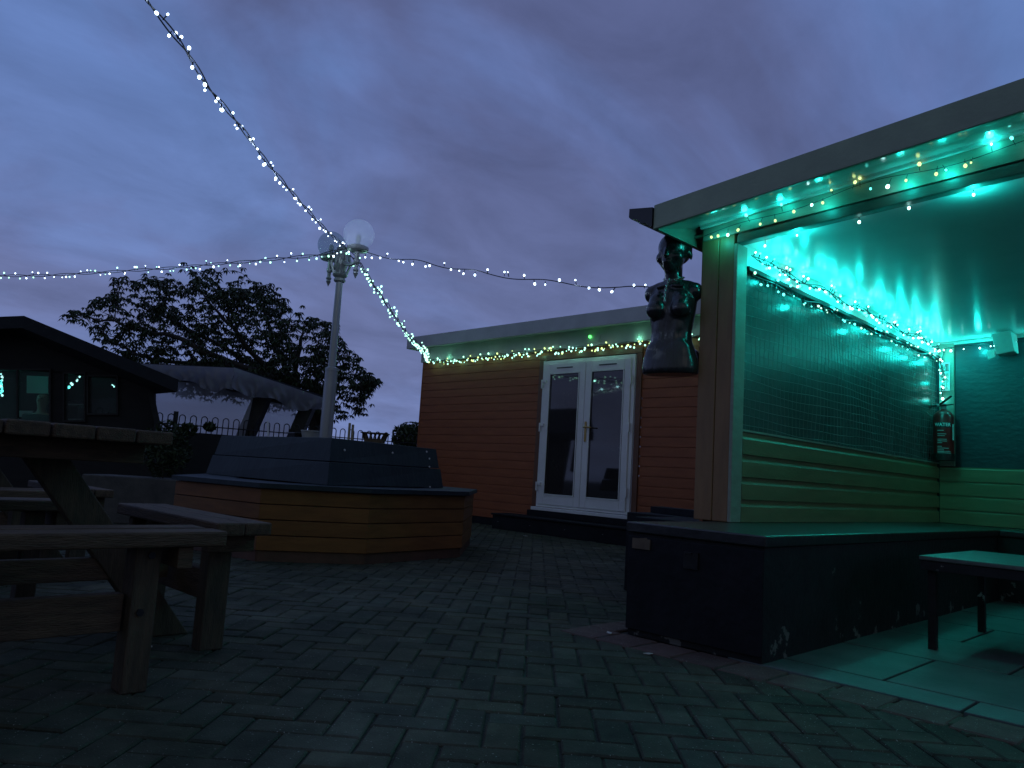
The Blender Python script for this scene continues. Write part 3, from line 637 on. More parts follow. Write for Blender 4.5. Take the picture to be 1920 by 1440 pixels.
for i, (px, py, dep) in enumerate(((656, 793, 6.6), (662, 796, 6.62))):
    p = onbed(px-2, dep); top = at(px, py, dep)
    tag(MB().tube([p, top-Vector((0, 0, .004)), top], [.011, .011, .009], 10).build('wooden_stake', 'stake'), ('taller pale wooden stake, left one of the pair right of lamp post' if i == 0 else 'shorter pale wooden stake, right one of the pair right of lamp post'), 'stake', 'stakes in the planter')
p = onbed(504, 6.9); tag(MB().tube([p, at(502, 789, 6.9)], .007, 8).build('marker_stick', 'white'), 'thin white stick poking out of the planter left of lamp post', 'stick')
p = onbed(703, 6.55)
t_ = thing('woven_basket', 'flared brown basket with openwork rim standing on planter near orange cabin', 'basket', p)
def rect(cx, cy, hx, hy, z): return [(cx+RT.x*a*hx+FW.x*c_*hy, cy+RT.y*a*hx+FW.y*c_*hy, z) for a, c_ in ((-1, -1), (1, -1), (1, 1), (-1, 1))]
part(MB().hexa(rect(p.x, p.y, .068, .06, ZS)+rect(p.x, p.y, .082, .072, ZS+.075)), 'basket_body', 'basket', t_)
part(MB().hexa(rect(p.x, p.y, .108, .094, ZS+.118)+rect(p.x, p.y, .112, .098, ZS+.127)), 'basket_rim', 'basket', t_)
b = MB(); lo = rect(p.x, p.y, .081, .071, ZS+.07); hi = rect(p.x, p.y, .094, .082, ZS+.119)
for i in range(4):
    j = (i+1) % 4
    for q in range(11):
        t0 = q/10; a = Vector(lo[i]).lerp(Vector(lo[j]), t0); c_ = Vector(hi[i]).lerp(Vector(hi[j]), t0+(.07 if q % 2 else -.07)*(0 < q < 10)); b.tube([a, c_], .0055, 4)
part(b, 'openwork_band', 'basket', t_)

# ------------------------------------------------------------------ lamp post
LP = Vector((-5.885, 3.585, 0)); LP = Vector(((at(611, 815, 6.7)).x, (at(611, 815, 6.7)).y, 0))
lp = thing('globe_lamp_post', 'galvanised lamp post with two round globe lanterns above the octagonal bench', 'lamp post', LP+Vector((0, 0, ZS)))
def zat(py, px=640): r_ = ray(px, py); t = math.hypot(LP.x, LP.y)/math.hypot(r_[0], r_[1]); return HC+r_[2]*t
zk = zat(690, 617); ztop = zat(520)
part(MB().lathe([(.055, ZS), (.055, zk-.03), (.057, zk-.028), (.057, zk), (.034, zk+.012), (.030, ztop-.02)], 20, LP), 'pole', 'galv', lp, smooth=False)
b = MB(); zz = ztop
b.lathe([(.045, zz-.045), (.052, zz-.035), (.052, zz-.02), (.040, zz-.01), (.06, zz+.005), (.068, zz+.02), (.055, zz+.035), (.045, zz+.06), (.058, zz+.10), (.066, zz+.16), (.062, zz+.22), (.045, zz+.25), (.05, zz+.262), (.03, zz+.28)], 12, LP)
for a in range(6):
    an = a*math.pi/3; b.tube([LP+Vector((math.cos(an)*.05, math.sin(an)*.05, zz+.02)), LP+Vector((math.cos(an)*.085, math.sin(an)*.085, zz+.12)), LP+Vector((math.cos(an)*.055, math.sin(an)*.055, zz+.24))], .012, 5)
part(b, 'lamp_head', 'darkgalv', lp, smooth=False)
hd = Vector((LP.x, LP.y, zz+.13))
def lantern(px, py, dep, rad, m, label):
    c = at(px, py, dep); base = c-Vector((0, 0, rad*.93))
    arm = MB(); e0 = hd+(Vector((c.x, c.y, hd.z))-hd).normalized()*.05; low = Vector((c.x, c.y, base.z-.115))
    mid_ = (e0+low)/2+Vector((0, 0, -.055))
    P = []
    for i in range(9):
        t = i/8; P.append(e0*(1-t)**2+mid_*2*t*(1-t)+low*t*t)
    arm.tube(P, .015, 8); arm.lathe([(.012, -.03), (.024, -.015), (.026, .01), (.018, .03), (.022, .05), (.018, .075), (.03, .085)], 14, low)
    part(arm, 'arm', 'darkgalv', lp, smooth=True)
    f_ = MB().lathe([(.001, -.15), (.022, -.105), (.018, -.09), (.026, -.075), (.015, -.06), (.018, -.03)], 10, low); part(f_, 'finial', 'darkgalv', lp)
    g_ = MB().lathe([(.035, -.03), (.085, -.02), (.093, -.008), (.093, .012), (.07, .02), (.06, .03)], 24, base); part(g_, 'lantern_base', 'darkgalv', lp)
    bm = bmesh.new(); bmesh.ops.create_uvsphere(bm, u_segments=40, v_segments=24, radius=rad); bmesh.ops.translate(bm, verts=bm.verts, vec=c-lp.location)
    me = bpy.data.meshes.new('globe'); bm.to_mesh(me); bm.free(); me.materials.append(MT[m]); me.polygons.foreach_set('use_smooth', [True]*len(me.polygons))
    o = bpy.data.objects.new('globe', me); C.objects.link(o); o.parent = lp; o['label'] = label
    h_ = MB().lathe([(.016, 0), (.016, .04), (.02, .05), (.022, .075), (.014, .10), (.002, .105)], 14, base+Vector((0, 0, .02))); part(h_, 'lamp_bulb', 'paper', lp, smooth=True)
    return c
g1 = lantern(673, 440, 6.62, .133, 'globe', 'clear glass globe, the nearer and higher one')
g2 = lantern(622, 460, 6.95, .125, 'globesmoke', 'greyish glass globe, the farther and lower one')

# ------------------------------------------------------------------ fairy lights
def ico(name, rad, m, sc=(1, 1, 1)):
    bm = bmesh.new(); bmesh.ops.create_icosphere(bm, subdivisions=2, radius=rad); bmesh.ops.scale(bm, verts=bm.verts, vec=sc)
    me = bpy.data.meshes.new(name); bm.to_mesh(me); bm.free(); me.materials.append(m); return me
def catenary(a, b_, sagv, n=40):
    a = Vector(a); b_ = Vector(b_); return [a.lerp(b_, i/n)-Vector((0, 0, sagv*4*(i/n)*(1-i/n))) for i in range(n+1)]
def along(pts):
    d = [0]
    for i in range(1, len(pts)): d.append(d[-1]+(pts[i]-pts[i-1]).length)
    def f(s):
        s = max(0, min(d[-1], s))
        for i in range(1, len(d)):
            if s <= d[i]: t = (s-d[i-1])/max(1e-9, d[i]-d[i-1]); return pts[i-1].lerp(pts[i], t)
        return pts[-1]
    return f, d[-1]
def string(label, pts, nb, cols, rad, hang=.035, seed=0, lcol=(.5, .75, 1), lpow=0, levery=4, twist=2, cab=.0035, group='fairy light strings', spread=.012, push=None, lrad=.015):
    random.seed(seed); f, Ln = along(pts); p0 = f(0)
    t = thing('fairy_light_string', label, 'fairy lights', p0, group)
    cm = MB()
    n = max(24, nb*3)
    for w in range(twist):
        P = []
        for i in range(n+1):
            s = Ln*i/n; a = s*9+w*math.pi; P.append(f(s)+Vector((0, math.cos(a)*spread*.6, math.sin(a)*spread)))
        cm.tube(P, cab, 5, False)
    meshes = {c: ico('bulb', rad, EM[c], (1, 1, 1.25)) for c in set(cols)}
    for i in range(nb):
        s = Ln*(i+.5+random.uniform(-.45, .45))/nb; c = f(s)
        dv = Vector((random.uniform(-.4, .4), random.uniform(-.4, .4), random.choice((-1, -1, -.8, .7, -.5, .9)))).normalized()
        if push is not None: dv = (dv+Vector(push)).normalized()
        e_ = c+dv*hang*random.uniform(.6, 1.15)
        cm.tube([c, c.lerp(e_, .8)], [cab*.8, cab*1.1], 4)
        o = bpy.data.objects.new('bulb', meshes[random.choice(cols)]); C.objects.link(o); o.parent = t; o.location = e_-p0
        o.rotation_euler = dv.to_track_quat('Z', 'Y').to_euler(); k = random.uniform(.55, 1.2); o.scale = (k, k, k)
        if lpow and i % levery == levery//2:
            l = bpy.data.lights.new('bulb_glow', 'POINT'); l.energy = lpow; l.color = lcol; l.shadow_soft_size = lrad
            q = bpy.data.objects.new('bulb_glow', l); C.objects.link(q); q.parent = t; q.location = e_-p0+dv*.012
    part(cm, 'cable', 'cable', t); return t
hub = at(650, 466, 6.6)
BLUE = (.55, .72, 1); CY = (.01, 1, .90)
S1a = at(275, 0, 3.0); dv = (S1a-hub)
pts = catenary(hub+dv*1.25, hub, .10)
# aim the line through the photographed middle
string('bright blue white fairy lights sweeping from top left of sky down to the lamp post', [at(215, -95, 2.75), at(275, 0, 3.0), at(345, 88, 3.35), at(392, 165, 3.7), at(450, 235, 4.15), at(505, 310, 4.7), at(560, 375, 5.4), at(612, 432, 6.1), hub], 56, ['blue'], .0072, .03, 1, BLUE, .6, 7)
string('pale cyan fairy lights running left from lamp post above the tree', [hub, at(600, 478, 6.8), at(480, 489, 7.1), at(300, 504, 7.7), at(100, 516, 8.2), at(-120, 519, 8.7)], 78, ['dim', 'pale', 'blue'], .0076, .035, 2, (.4, .9, .95), .2, 12)
string('sparse white fairy lights from lamp post across sky to the mannequin', [hub, at(690, 476, 6.5), at(800, 493, 6.0), at(915, 514, 5.5), at(1040, 530, 5.1), at(1160, 540, 4.75), at(1250, 541, 4.5), Vector((-2.30, 3.79, 1.79))], 31, ['blue'], .0070, .03, 3, BLUE, .3, 9, twist=1)
edgeL = Vector((-8.98, YB2-.06, 2.33))
string('dense mint green fairy lights dropping from lamp post to the corner of orange cabin', [hub, at(672, 492, 6.7), at(720, 562, 7.5), at(770, 632, 8.7), at(795, 655, 9.8), edgeL], 84, ['pale', 'pale', 'dim'], .0105, .05, 4, (.35, 1, .8), .2, 12, spread=.02)
ea = at(818, 681, 10.7)
string('mint green fairy lights strung along the white eaves of orange cabin', [edgeL, Vector((-8.9, YB2-.07, 2.27)), Vector((-8.0, YB2-.07, 2.265)), Vector((-7.0, YB2-.07, 2.27)), Vector((-6.0, YB2-.07, 2.255)), Vector((-5.0, YB2-.07, 2.26)), Vector((-4.0, YB2-.07, 2.26))], 98, ['pale', 'pale', 'pale', 'yellow'], .0105, .04, 5, (.25, 1, .6), .16, 6, push=(0, -.5, 0), spread=.02)
string('second strand of mint fairy lights, looser, overlapping the cabin eaves strand', [edgeL+Vector((.02, -.01, -.02)), Vector((-8.6, YB2-.08, 2.235)), Vector((-7.7, YB2-.08, 2.24)), Vector((-6.8, YB2-.08, 2.235)), Vector((-5.7, YB2-.08, 2.23)), Vector((-4.6, YB2-.08, 2.235))], 62, ['pale', 'dim', 'yellow'], .0095, .035, 15, CY, 0, 6, twist=1, push=(0, -.5, -.4))
string('second thinner strand of mint fairy lights beside the one dropping to cabin corner', [hub-Vector((0, 0, .05)), at(678, 497, 6.72), at(724, 569, 7.5), at(772, 640, 8.7), at(797, 662, 9.8), edgeL-Vector((0, 0, .04))], 56, ['pale', 'dim'], .0085, .03, 16, CY, 0, 6, twist=1)
gb = bpy.data.objects.new('green_indicator', ico('indicator', .02, EM['green'])); C.objects.link(gb); gb.location = (-5.86, YB2-.075, 2.385)
tag(gb, 'single green indicator light on the white eaves board above french doors', 'indicator light')
# shelter strings
fr = [Vector((x, YP-.045, sz(x)-.055-.018*math.sin(x*2.2)**2)) for x in np.arange(-2.24, .75, .1)]
string('cyan and yellow green fairy lights pinned along the front frieze of shelter', fr, 46, ['cyan', 'yellow', 'cyanhot', 'yellow'], .0072, .04, 6, (.01, 1, .88), .36, 3, push=(0, -.25, 0), twist=1, cab=.0018)
fi = [Vector((x, YP+.056, bz(x)+.030)) for x in np.arange(-2.0, .9, .1)]
string('few cyan fairy lights hanging just inside the front beam of shelter', fi, 12, ['cyanhot'], .0075, .055, 7, CY, 1.4, 3, twist=1, cab=.002, push=(0, 0, -4))
wl = [Vector((XW+.02+.012*math.sin(y*7), y, 1.965-.02*math.sin(y*5.3)**2)) for y in np.arange(YP+.1, YB-.05, .08)]
string('thick run of cyan fairy lights under the ceiling along shelter side wall', wl, 92, ['cyanhot', 'cyan'], .0068, .04, 8, CY, .5, 4, twist=2, push=(.5, 0, 0), lrad=.03)
w2 = [Vector((XW+.02, y, 1.855-.016*math.sin(y*6)**2)) for y in np.arange(YP+.12, YB-.08, .08)]
string('lower cyan fairy lights hooked on the wire mesh below shelter rail', w2, 46, ['cyan', 'pale'], .0066, .035, 9, CY, .7, 6, twist=1, push=(.4, 0, 0))
bk = [Vector((x, YB-.05, cz(x)-.055-.012*math.sin(x*6)**2)) for x in np.arange(XW+.05, .9, .1)]
string('cyan fairy lights along the top of shelter back wall', bk, 30, ['cyanhot'], .0085, .03, 10, CY, 1.2, 5, twist=1, push=(0, -.4, 0))
dr = [Vector((XW+.05, YB-.06, 1.93)), Vector((XW+.02, YB-.06, 1.82)), Vector((XW+.05, YB-.05, 1.72)), Vector((XW-.0+.03, YB-.05, 1.60)), Vector((XW+.04, YB-.05, 1.54))]
string('short tail of fairy lights dropping down corner board beside safety notice', dr, 11, ['cyanhot', 'pale'], .0085, .035, 11, CY, .14, 4, twist=1, push=(0, -.4, 0))

# ------------------------------------------------------------------ picnic table (four benches round a square top)
pt = thing('picnic_table', 'weathered brown square picnic table with benches on its sides', 'picnic table', (-3.03, .6, 0))
cx_, cy_ = -3.03, .6
def RB(x0, x1, y0, y1, z0, z1): return (cx_+x0, cx_+x1, cy_+y0, cy_+y1, z0, z1)
random.seed(12)
b = MB(); y = -.43
while y < .40:      # boards across the top, ends uneven
    e_ = random.uniform(-.012, .012); b.box(*RB(-.44+e_, .38+e_, y, y+.118, .708, .752+random.uniform(-.003, .003))); y += .1235
part(b, 'table_top', 'timber', pt, bevel=.006)
for x_ in (-.28, .20): part(MB().box(*RB(x_, x_+.05, -.42, .385, .64, .706)), 'top_batten', 'timber_y', pt, bevel=.004)
def rot4(p, k):
    x, y, z = p
    for _ in range(k): x, y = -y, x
    return (cx_+x, cy_+y, z)
for k in range(4):
    s1 = MB()
    def bx(mb, x0, x1, y0, y1, z0, z1):
        vs = [(x0, y0, z0), (x1, y0, z0), (x1, y1, z0), (x0, y1, z0), (x0, y0, z1), (x1, y0, z1), (x1, y1, z1), (x0, y1, z1)]
        mb.hexa([rot4(v, k) for v in vs])
    ln = (-.56, .47) if k != 1 else (-.5, .5)
    if k == 2: ln = (-.45, .56)
    bx(s1, .555, .655, ln[0], ln[1]-.02, .415, .46); bx(s1, .665, .765, ln[0]+.02, ln[1], .413, .458)
    if k == 0: pass
    part(s1, 'bench_seat', 'timber_y' if k % 2 == 0 else 'timber', pt, bevel=.007)
    lw_ = .047 if k == 3 else .085
    for sy in (-.29, .27):
        m_ = MB(); bx(m_, .615, .615+lw_, sy-.036, sy+.036, .0, .411); part(m_, 'leg', 'timber_z', pt, bevel=.005)
    for ya, yb in ((-.40, -.355), (.335, .38)): m_ = MB(); bx(m_, .575, .745, ya, yb, .35, .411); part(m_, 'seat_bearer', 'timber_y', pt, bevel=.004)
    m_ = MB(); bx(m_, .625, .67, -.245, .225, .17, .275); part(m_, 'stretcher', 'timber_y' if k % 2 == 0 else 'timber', pt, bevel=.004)
for k in range(1, 4):
    m_ = MB(); m_.hexa([rot4(v, k) for v in ((.56, -.03, .0), (.70, -.03, .0), (.70, .03, .0), (.56, .03, .0), (.03, -.03, .70), (.17, -.03, .70), (.17, .03, .70), (.03, .03, .70))])
    part(m_, 'brace_leg', 'timber_z', pt, bevel=.005)
for k in range(4):
    for sy in (-.29, .27):
        for zz in (.225, .385):
            a_ = Vector(rot4((.70 if k != 3 else .662, sy+random.uniform(-.01, .01), zz), k)); n_ = Vector(rot4((1.7, 0, 0), k))-Vector(rot4((.7, 0, 0), k))
            part(MB().tube([a_-n_*.002, a_+n_*.006], .011, 6), 'bolt_head', 'iron', pt)
m_ = MB().box(*RB(-.6, .15, -.022, .022, .22, .30)); part(m_, 'cross_beam', 'timber', pt, bevel=.004)
m_ = MB().box(*RB(-.021, .021, .023, .6, .215, .295)); part(m_, 'cross_beam', 'timber_y', pt, bevel=.004)
m_ = MB().box(*RB(-.021, .021, -.6, -.023, .215, .295)); part(m_, 'cross_beam', 'timber_y', pt, bevel=.004)
# farther table of the same kind
def copy_tree(o, parent=None):
    c = o.copy(); C.objects.link(c)
    if parent: c.parent = parent
    for ch in [x for x in bpy.data.objects if x.parent == o]: copy_tree(ch, c)
    return c
p2 = copy_tree(pt); p2.location = (-5.15, .75, 0); p2.rotation_euler.z = math.radians(0)
pt['group'] = p2['group'] = 'picnic tables in the yard'
pt['label'] = 'weathered brown square picnic table with benches, nearest, at left edge'
p2['label'] = 'dim picnic table farther back, seen behind the nearest one'

# ------------------------------------------------------------------ background left
# hut with pitched dark roof
hut = thing('dark_hut', 'black timber hut with pitched roof and windows with imitated teal reflections at far left', 'hut', at(150, 850, 9))
def hp3(px, py, dep): return at(px, py, dep)
DH = 9.0
def fp(px, py, d0, d1): return at(px, py, d0), at(px, py, d1)
# roof: verge profile swept back
prof = [(-160, 600), (45, 592), (335, 712)]
th = 22
front = [at(x, y, DH-.35) for x, y in prof]; backp = [p+Vector((-4.2, 0, 0)) for p in front]
dn = Vector((0, 0, -.14))
b = MB()
for i in range(2):
    a, c_, d_, e_ = front[i], front[i+1], backp[i+1], backp[i]
    b.hexa([a+dn, c_+dn, d_+dn, e_+dn, a, c_, d_, e_])
part(b, 'roof', 'roofdark', hut)
# gable wall with openings for three windows
wallp = [at(-160, 620, DH), at(45, 612, DH), at(322, 727, DH)]
base = lambda p: Vector((p.x, p.y, 0))
wr = at(287, 735, DH); 
def wallquad(mb, x0, x1, yt0, yt1, yb0, yb1, d0=DH, t=.08):
    p = [at(x0, yb0, d0), at(x1, yb1, d0), at(x1, yt1, d0), at(x0, yt0, d0)]; q = [v+FW*t for v in p]
    mb.add(p+q, [(0, 1, 2, 3), (7, 6, 5, 4), (0, 4, 5, 1), (1, 5, 6, 2), (2, 6, 7, 3), (3, 7, 4, 0)])
b = MB(); wallquad(b, -160, 45, 612, 603, 690, 694); wallquad(b, 45, 290, 603, 716, 694, 716)
wallquad(b, -160, -60, 690, 692, 960, 965); wallquad(b, -60, 92, 790, 792, 965, 970); wallquad(b, 92, 120, 694.5, 697, 970, 970); wallquad(b, 120, 157, 788, 789, 970, 970)
wallquad(b, 157, 165, 702, 703, 970, 970); wallquad(b, 165, 218, 775, 775, 970, 970); wallquad(b, 218, 287, 708, 716, 970, 970)
part(b, 'gable_wall', 'hutwall', hut)
b = MB(); e0 = at(288, 735, DH); 
HV = Vector((-3.8, .25, 0)); b.hexa([at(287, 970, DH), at(291, 970, DH), at(291, 970, DH)+HV, at(287, 970, DH)+HV, at(285, 730, DH), at(289, 730, DH), at(289, 730, DH)+HV, at(285, 730, DH)+HV]); b.hexa([at(-160, 970, DH+2.8), at(240, 970, DH+2.8), at(240, 970, DH+2.9), at(-160, 970, DH+2.9), at(-160, 640, DH+2.8), at(240, 690, DH+2.8), at(240, 690, DH+2.9), at(-160, 640, DH+2.9)])
b.beam(at(283, 738, DH-.12), at(303, 830, DH-.12), .10, .06)
part(b, 'side_wall', 'hutwall', hut)
def win(x0, x1, y0, y1):
    f_ = MB(); w = 3
    for q in ((x0-w, x0, y0-w, y1+w), (x1, x1+w, y0-w, y1+w), (x0, x1, y0-w, y0), (x0, x1, y1, y1+w)): wallquad(f_, q[0], q[1], q[2], q[2], q[3], q[3], DH-.03, .06)
    fr_ = part(f_, 'window_frame', 'darkwood', hut)
    g_ = MB(); wallquad(g_, x0, x1, y0, y0, y1, y1, DH+.01, .006); part(g_, 'pane', 'hutglass', hut, par=fr_)
    if x1 > 0 and x0 < 100:
        c_ = MB(); wallquad(c_, 30, 33, y0, y0, y1, y1, DH-.02, .03); part(c_, 'glazing_bar', 'darkwood', hut, par=fr_)
MT['hutglass'] = mk_glass('window_glass', (.8, .85, .85))
win(-60, 92, 694, 790); win(120, 157, 701, 788); win(165, 218, 706, 775)
# inside the hut
ins = at(70, 722, DH+1.2)
b = MB(); wallquad(b, 50, 90, 704, 706, 737, 738, DH+1.2, .02); tag(b.build('notice_panel', 'paper'), 'pale square board hanging inside the hut window', 'board')
b = MB(); wallquad(b, 33, 62, 770, 770, 781, 781, DH+1.3, .3); wallquad(b, 33, 70, 786, 786, 792, 792, DH+1.0, .3); tag(b.build('shelf', 'paper'), 'pale counter ledges seen low through the hut window', 'shelf')
st_ = [at(-20, 700, DH+.8), at(2, 690, DH+.8), at(8, 720, DH+.8), at(2, 745, DH+.8)]
string('small cluster of added teal bulbs imitating reflections in the hut window at picture edge', [at(0, 694, DH+.6), at(6, 704, DH+.6), at(1, 715, DH+.6), at(4, 738, DH+.7)], 14, ['cyan', 'dim'], .014, .03, 21, CY, .5, 5, twist=1)  # bulbs added behind the panes to imitate cyan lights reflected in them
string('small arc of added teal bulbs imitating reflections in the middle hut window', [at(120, 728, DH+.5), at(130, 724, DH+.5), at(143, 711, DH+.5), at(150, 708, DH+.6)], 7, ['dim', 'cyan'], .014, .02, 22, CY, .12, 3, twist=1)
string('two faint added teal bulbs imitating reflections in the right hand hut window', [at(208, 718, DH+.5), at(216, 726, DH+.5)], 3, ['dim'], .011, .01, 23, CY, .05, 2, twist=1)
b = MB(); wallquad(b, 122, 156, 757, 757, 760, 760, DH+.4, .1); wallquad(b, 122, 152, 785, 785, 787, 787, DH+.3, .1); tag(b.build('window_ledge', 'paper'), 'pair of thin pale ledges behind the middle hut window', 'ledge')

# person behind the hut window
def skin_body(name, verts, edges, radii, m, parent=None, root=0, sub=2):
    me = bpy.data.meshes.new(name); me.from_pydata([tuple(v) for v in verts], edges, []); o = bpy.data.objects.new(name, me); C.objects.link(o)
    md = o.modifiers.new('skin', 'SKIN'); md.use_smooth_shade = True
    for i, r_ in enumerate(radii): me.skin_vertices[0].data[i].radius = (r_ if isinstance(r_, tuple) else (r_, r_)); me.skin_vertices[0].data[i].use_root = (i == root)
    s_ = o.modifiers.new('sub', 'SUBSURF'); s_.levels = s_.render_levels = sub
    me.materials.append(MT[m])
    if parent: o.parent = parent
    return o
hp_ = at(81, 752, DH+.9); headc = hp_; sc_ = 1.0
pr = thing('person', 'person in dark top standing inside the hut, head and shoulders behind the window', 'person', (hp_.x, hp_.y, hp_.z-1.02))
o_ = Vector((0, 0, 1.02)); 
V_ = [(0, 0, .50), (0, 0, .62), (0, 0, .78), (0, 0, .86), (0, 0, .93), (0, -.01, 1.0), (0, -.005, 1.07), (0, 0, 1.11), (.17, 0, .80), (.20, .0, .60), (.19, -.06, .40), (.18, -.12, .34), (-.17, 0, .80), (-.20, 0, .60), (-.19, -.06, .40), (-.18, -.12, .34), (.09, 0, .40), (.09, -.01, .1), (.09, 0, -.28), (.09, -.08, -.3), (-.09, 0, .40), (-.09, -.01, .1), (-.09, 0, -.28), (-.09, -.08, -.3)]
E_ = [(0, 1), (1, 2), (2, 3), (3, 4), (4, 5), (5, 6), (6, 7), (2, 8), (8, 9), (9, 10), (10, 11), (2, 12), (12, 13), (13, 14), (14, 15), (0, 16), (16, 17), (17, 18), (18, 19), (0, 20), (20, 21), (21, 22), (22, 23)]
Rr = [(.14, .10), (.15, .11), (.15, .10), .06, .055, (.07, .085), (.075, .09), .05, .055, .045, .036, .03, .055, .045, .036, .03, .085, .06, .045, .04, .085, .06, .045, .04]
skin_body('person_body', V_, E_, Rr, 'skin', pr)
Vs = [(0, 0, .50), (0, 0, .62), (0, 0, .79), (0, 0, .84), (.18, 0, .80), (.21, 0, .60), (.20, -.05, .45), (-.18, 0, .80), (-.21, 0, .60), (-.20, -.05, .45), (0, 0, .38)]
skin_body('sweater', Vs, [(0, 1), (1, 2), (2, 3), (2, 4), (4, 5), (5, 6), (2, 7), (7, 8), (8, 9), (0, 10)], [(.16, .12), (.17, .13), (.16, .115), .075, .068, .058, .05, .068, .058, .05, (.16, .12)], 'cloth', pr)
skin_body('hair', [(0, .03, 1.0), (0, .03, 1.07), (0, .01, 1.115)], [(0, 1), (1, 2)], [(.072, .075), (.083, .08), (.06, .07)], 'hair', pr)
b = MB()
b.tube([(0, -.09, 1.045), (0, -.112, 1.02), (0, -.095, 1.01)], [.009, .014, .008], 6)
part(b, 'nose', 'skin', pr, off=(0, 0, 0)); b = MB()
for s_ in (-1, 1): b.tube([(s_*.03-.012, -.088, 1.05), (s_*.03+.012, -.088, 1.05)], .006, 6)
part(b, 'eyes', 'darkprint', pr, off=(0, 0, 0))
pr.rotation_euler.z = math.atan2(-FW.x, FW.y)

# dark low wall in front of the far fence
fa_, fb_ = at(150, 860, 10.2), at(900, 880, 13.6); fa_.z = fb_.z = 0
u_ = (fb_-fa_).normalized()
def zfence(px, py, dep): return at(px, py, dep).z
b = MB(); b.beam(fa_+Vector((0, 0, .50)), fb_+Vector((0, 0, .50)), .12, 1.0)
tag(b.build('boundary_wall', 'hutwall'), 'low black wall running behind the bench below the hooped railing', 'wall')
hf = thing('hooped_railing', 'black iron railing with hooped tops standing on the low wall behind planter', 'railing', fa_+Vector((0, 0, 1.0)))
b = MB(); b.tube([fa_+Vector((0, 0, 1.10)), fb_+Vector((0, 0, 1.10))], .009, 6); part(b, 'rail', 'iron', hf)
Lf = (fb_-fa_).length; nh = 0; s = .12; hoops = []
while s < Lf and nh < 44:
    p = fa_+u_*s; w = .040; P = [p+Vector((0, 0, 1.0)), p+Vector((0, 0, 1.20))]
    for a in range(1, 6): an = math.pi*(1-a/6); P.append(p+u_*(w+w*math.cos(an))+Vector((0, 0, 1.20+w*math.sin(an))))
    P += [p+u_*2*w+Vector((0, 0, 1.20)), p+u_*2*w+Vector((0, 0, 1.0))]
    part(MB().tube(P, .0075, 6), 'hoop', 'iron', hf, smooth=True); s += .150; nh += 1
part(MB().beam(fa_+u_*1.12+Vector((0, 0, .95)), fa_+u_*1.12+Vector((0, 0, 1.28)), .05, .05), 'post', 'iron', hf)
p = at(354, 806, 10.0)
for (px, py, r_, nm, lb_) in ((353, 806, .085, 'dark round bush clump on top of the low wall behind hoops', 'clump'), (393, 800, .055, 'small dark ball of leaves on the low wall right of the bush clump', 'ball')):
    c = at(px, py, 10.25); m_ = MB(); random.seed(int(px))
    for i in range(260):
        v = Vector((random.gauss(0, 1), random.gauss(0, 1), random.gauss(0, 1))).normalized()*r_*random.uniform(.6, 1.05); v.x *= 1.4; v.y *= 1.4
        a = c+v; d1 = Vector((random.uniform(-1, 1), random.uniform(-1, 1), random.uniform(-1, 1))).normalized()*.03; d2 = d1.orthogonal().normalized()*.014
        m_.add([a-d1, a+d2, a+d1, a-d2], [(0, 1, 2, 3)])
    m_.tube([c-Vector((0, 0, c.z-1.0)), c], .02, 6)
    tag(m_.build('clipped_bush', 'leaf', tint=True), nm, 'bush')

# covered stall with plastic sheeting beyond the fence
st = thing('plastic_sheeted_stall', 'dark framed stall with gathered plastic sheeting under its sloping roof', 'stall', at(450, 860, 11.8))
def q4(mb, pts, t=.02):
    n = (pts[1]-pts[0]).cross(pts[3]-pts[0]).normalized()*t; mb.add(pts+[p+n for p in pts], [(0, 1, 2, 3), (7, 6, 5, 4), (0, 4, 5, 1), (1, 5, 6, 2), (2, 6, 7, 3), (3, 7, 4, 0)])
d1, d2, d3 = 11.0, 11.2, 12.4
c0 = at(250, 680, d1); c1 = at(445, 689, d2); c2 = at(615, 745, d3); c3 = c0+(c2-c1)
b = MB(); q4(b, [c0, c1, c2, c3], -.06); part(b, 'roof', 'roofdark', st)
def bar(p1, dep1, p2_, dep2, w, nm='frame_post'): part(MB().beam(at(*p1, dep1), at(*p2_, dep2), w, w, FW), nm, 'darkwood', st)
bar((497, 735), 11.8, (447, 850), 11.6, .22); bar((583, 752), 12.3, (540, 850), 12.1, .20)
bar((255, 700), 11.1, (262, 850), 11.0, .12)
part(MB().beam(at(430, 716, 11.35), at(560, 752, 12.5), .10, .24), 'roof_beam', 'darkwood', st)
b = MB(); b.add([at(x, y, 11.45) for x, y in ((250, 712), (480, 722), (452, 850), (250, 850))], [(0, 1, 2, 3)]); part(b, 'clear_sheet', 'sheet', st)
b = MB(); b.add([at(495, 752, 12.0), at(560, 758, 12.3), at(538, 850, 12.2), at(462, 850, 11.9)], [(0, 1, 2, 3)]); part(b, 'clear_sheet', 'sheet', st)
# gathered drape: strip with folds and uneven swagged hem
def drape(px0, py0, px1, py1, dd0, dd1, hemf, n, ph):
    m_ = MB(); rows_ = 7; vs = []
    for i in range(n+1):
        t = i/n; top = at(px0+(px1-px0)*t, py0+(py1-py0)*t, dd0+(dd1-dd0)*t)-FW*.10
        hem = hemf(t)
        for j in range(rows_):
            k = j/(rows_-1); off = (.045*math.sin(t*31+k*4+ph)+.03*math.sin(t*67-k*7))*k
            vs.append(top-Vector((0, 0, hem*k))-FW*(off+.02)+RT*(.03*math.sin(k*5+t*20)*k))
    fs = [(i*rows_+j, (i+1)*rows_+j, (i+1)*rows_+j+1, i*rows_+j+1) for i in range(n) for j in range(rows_-1)]
    m_.add(vs, fs); part(m_, 'drape', 'drape', st, smooth=True)
drape(262, 684, 446, 692, 11.0, 11.15, lambda t: .20+.10*max(0, math.sin(t*9.5+.4))+.12*t**3, 90, 0)
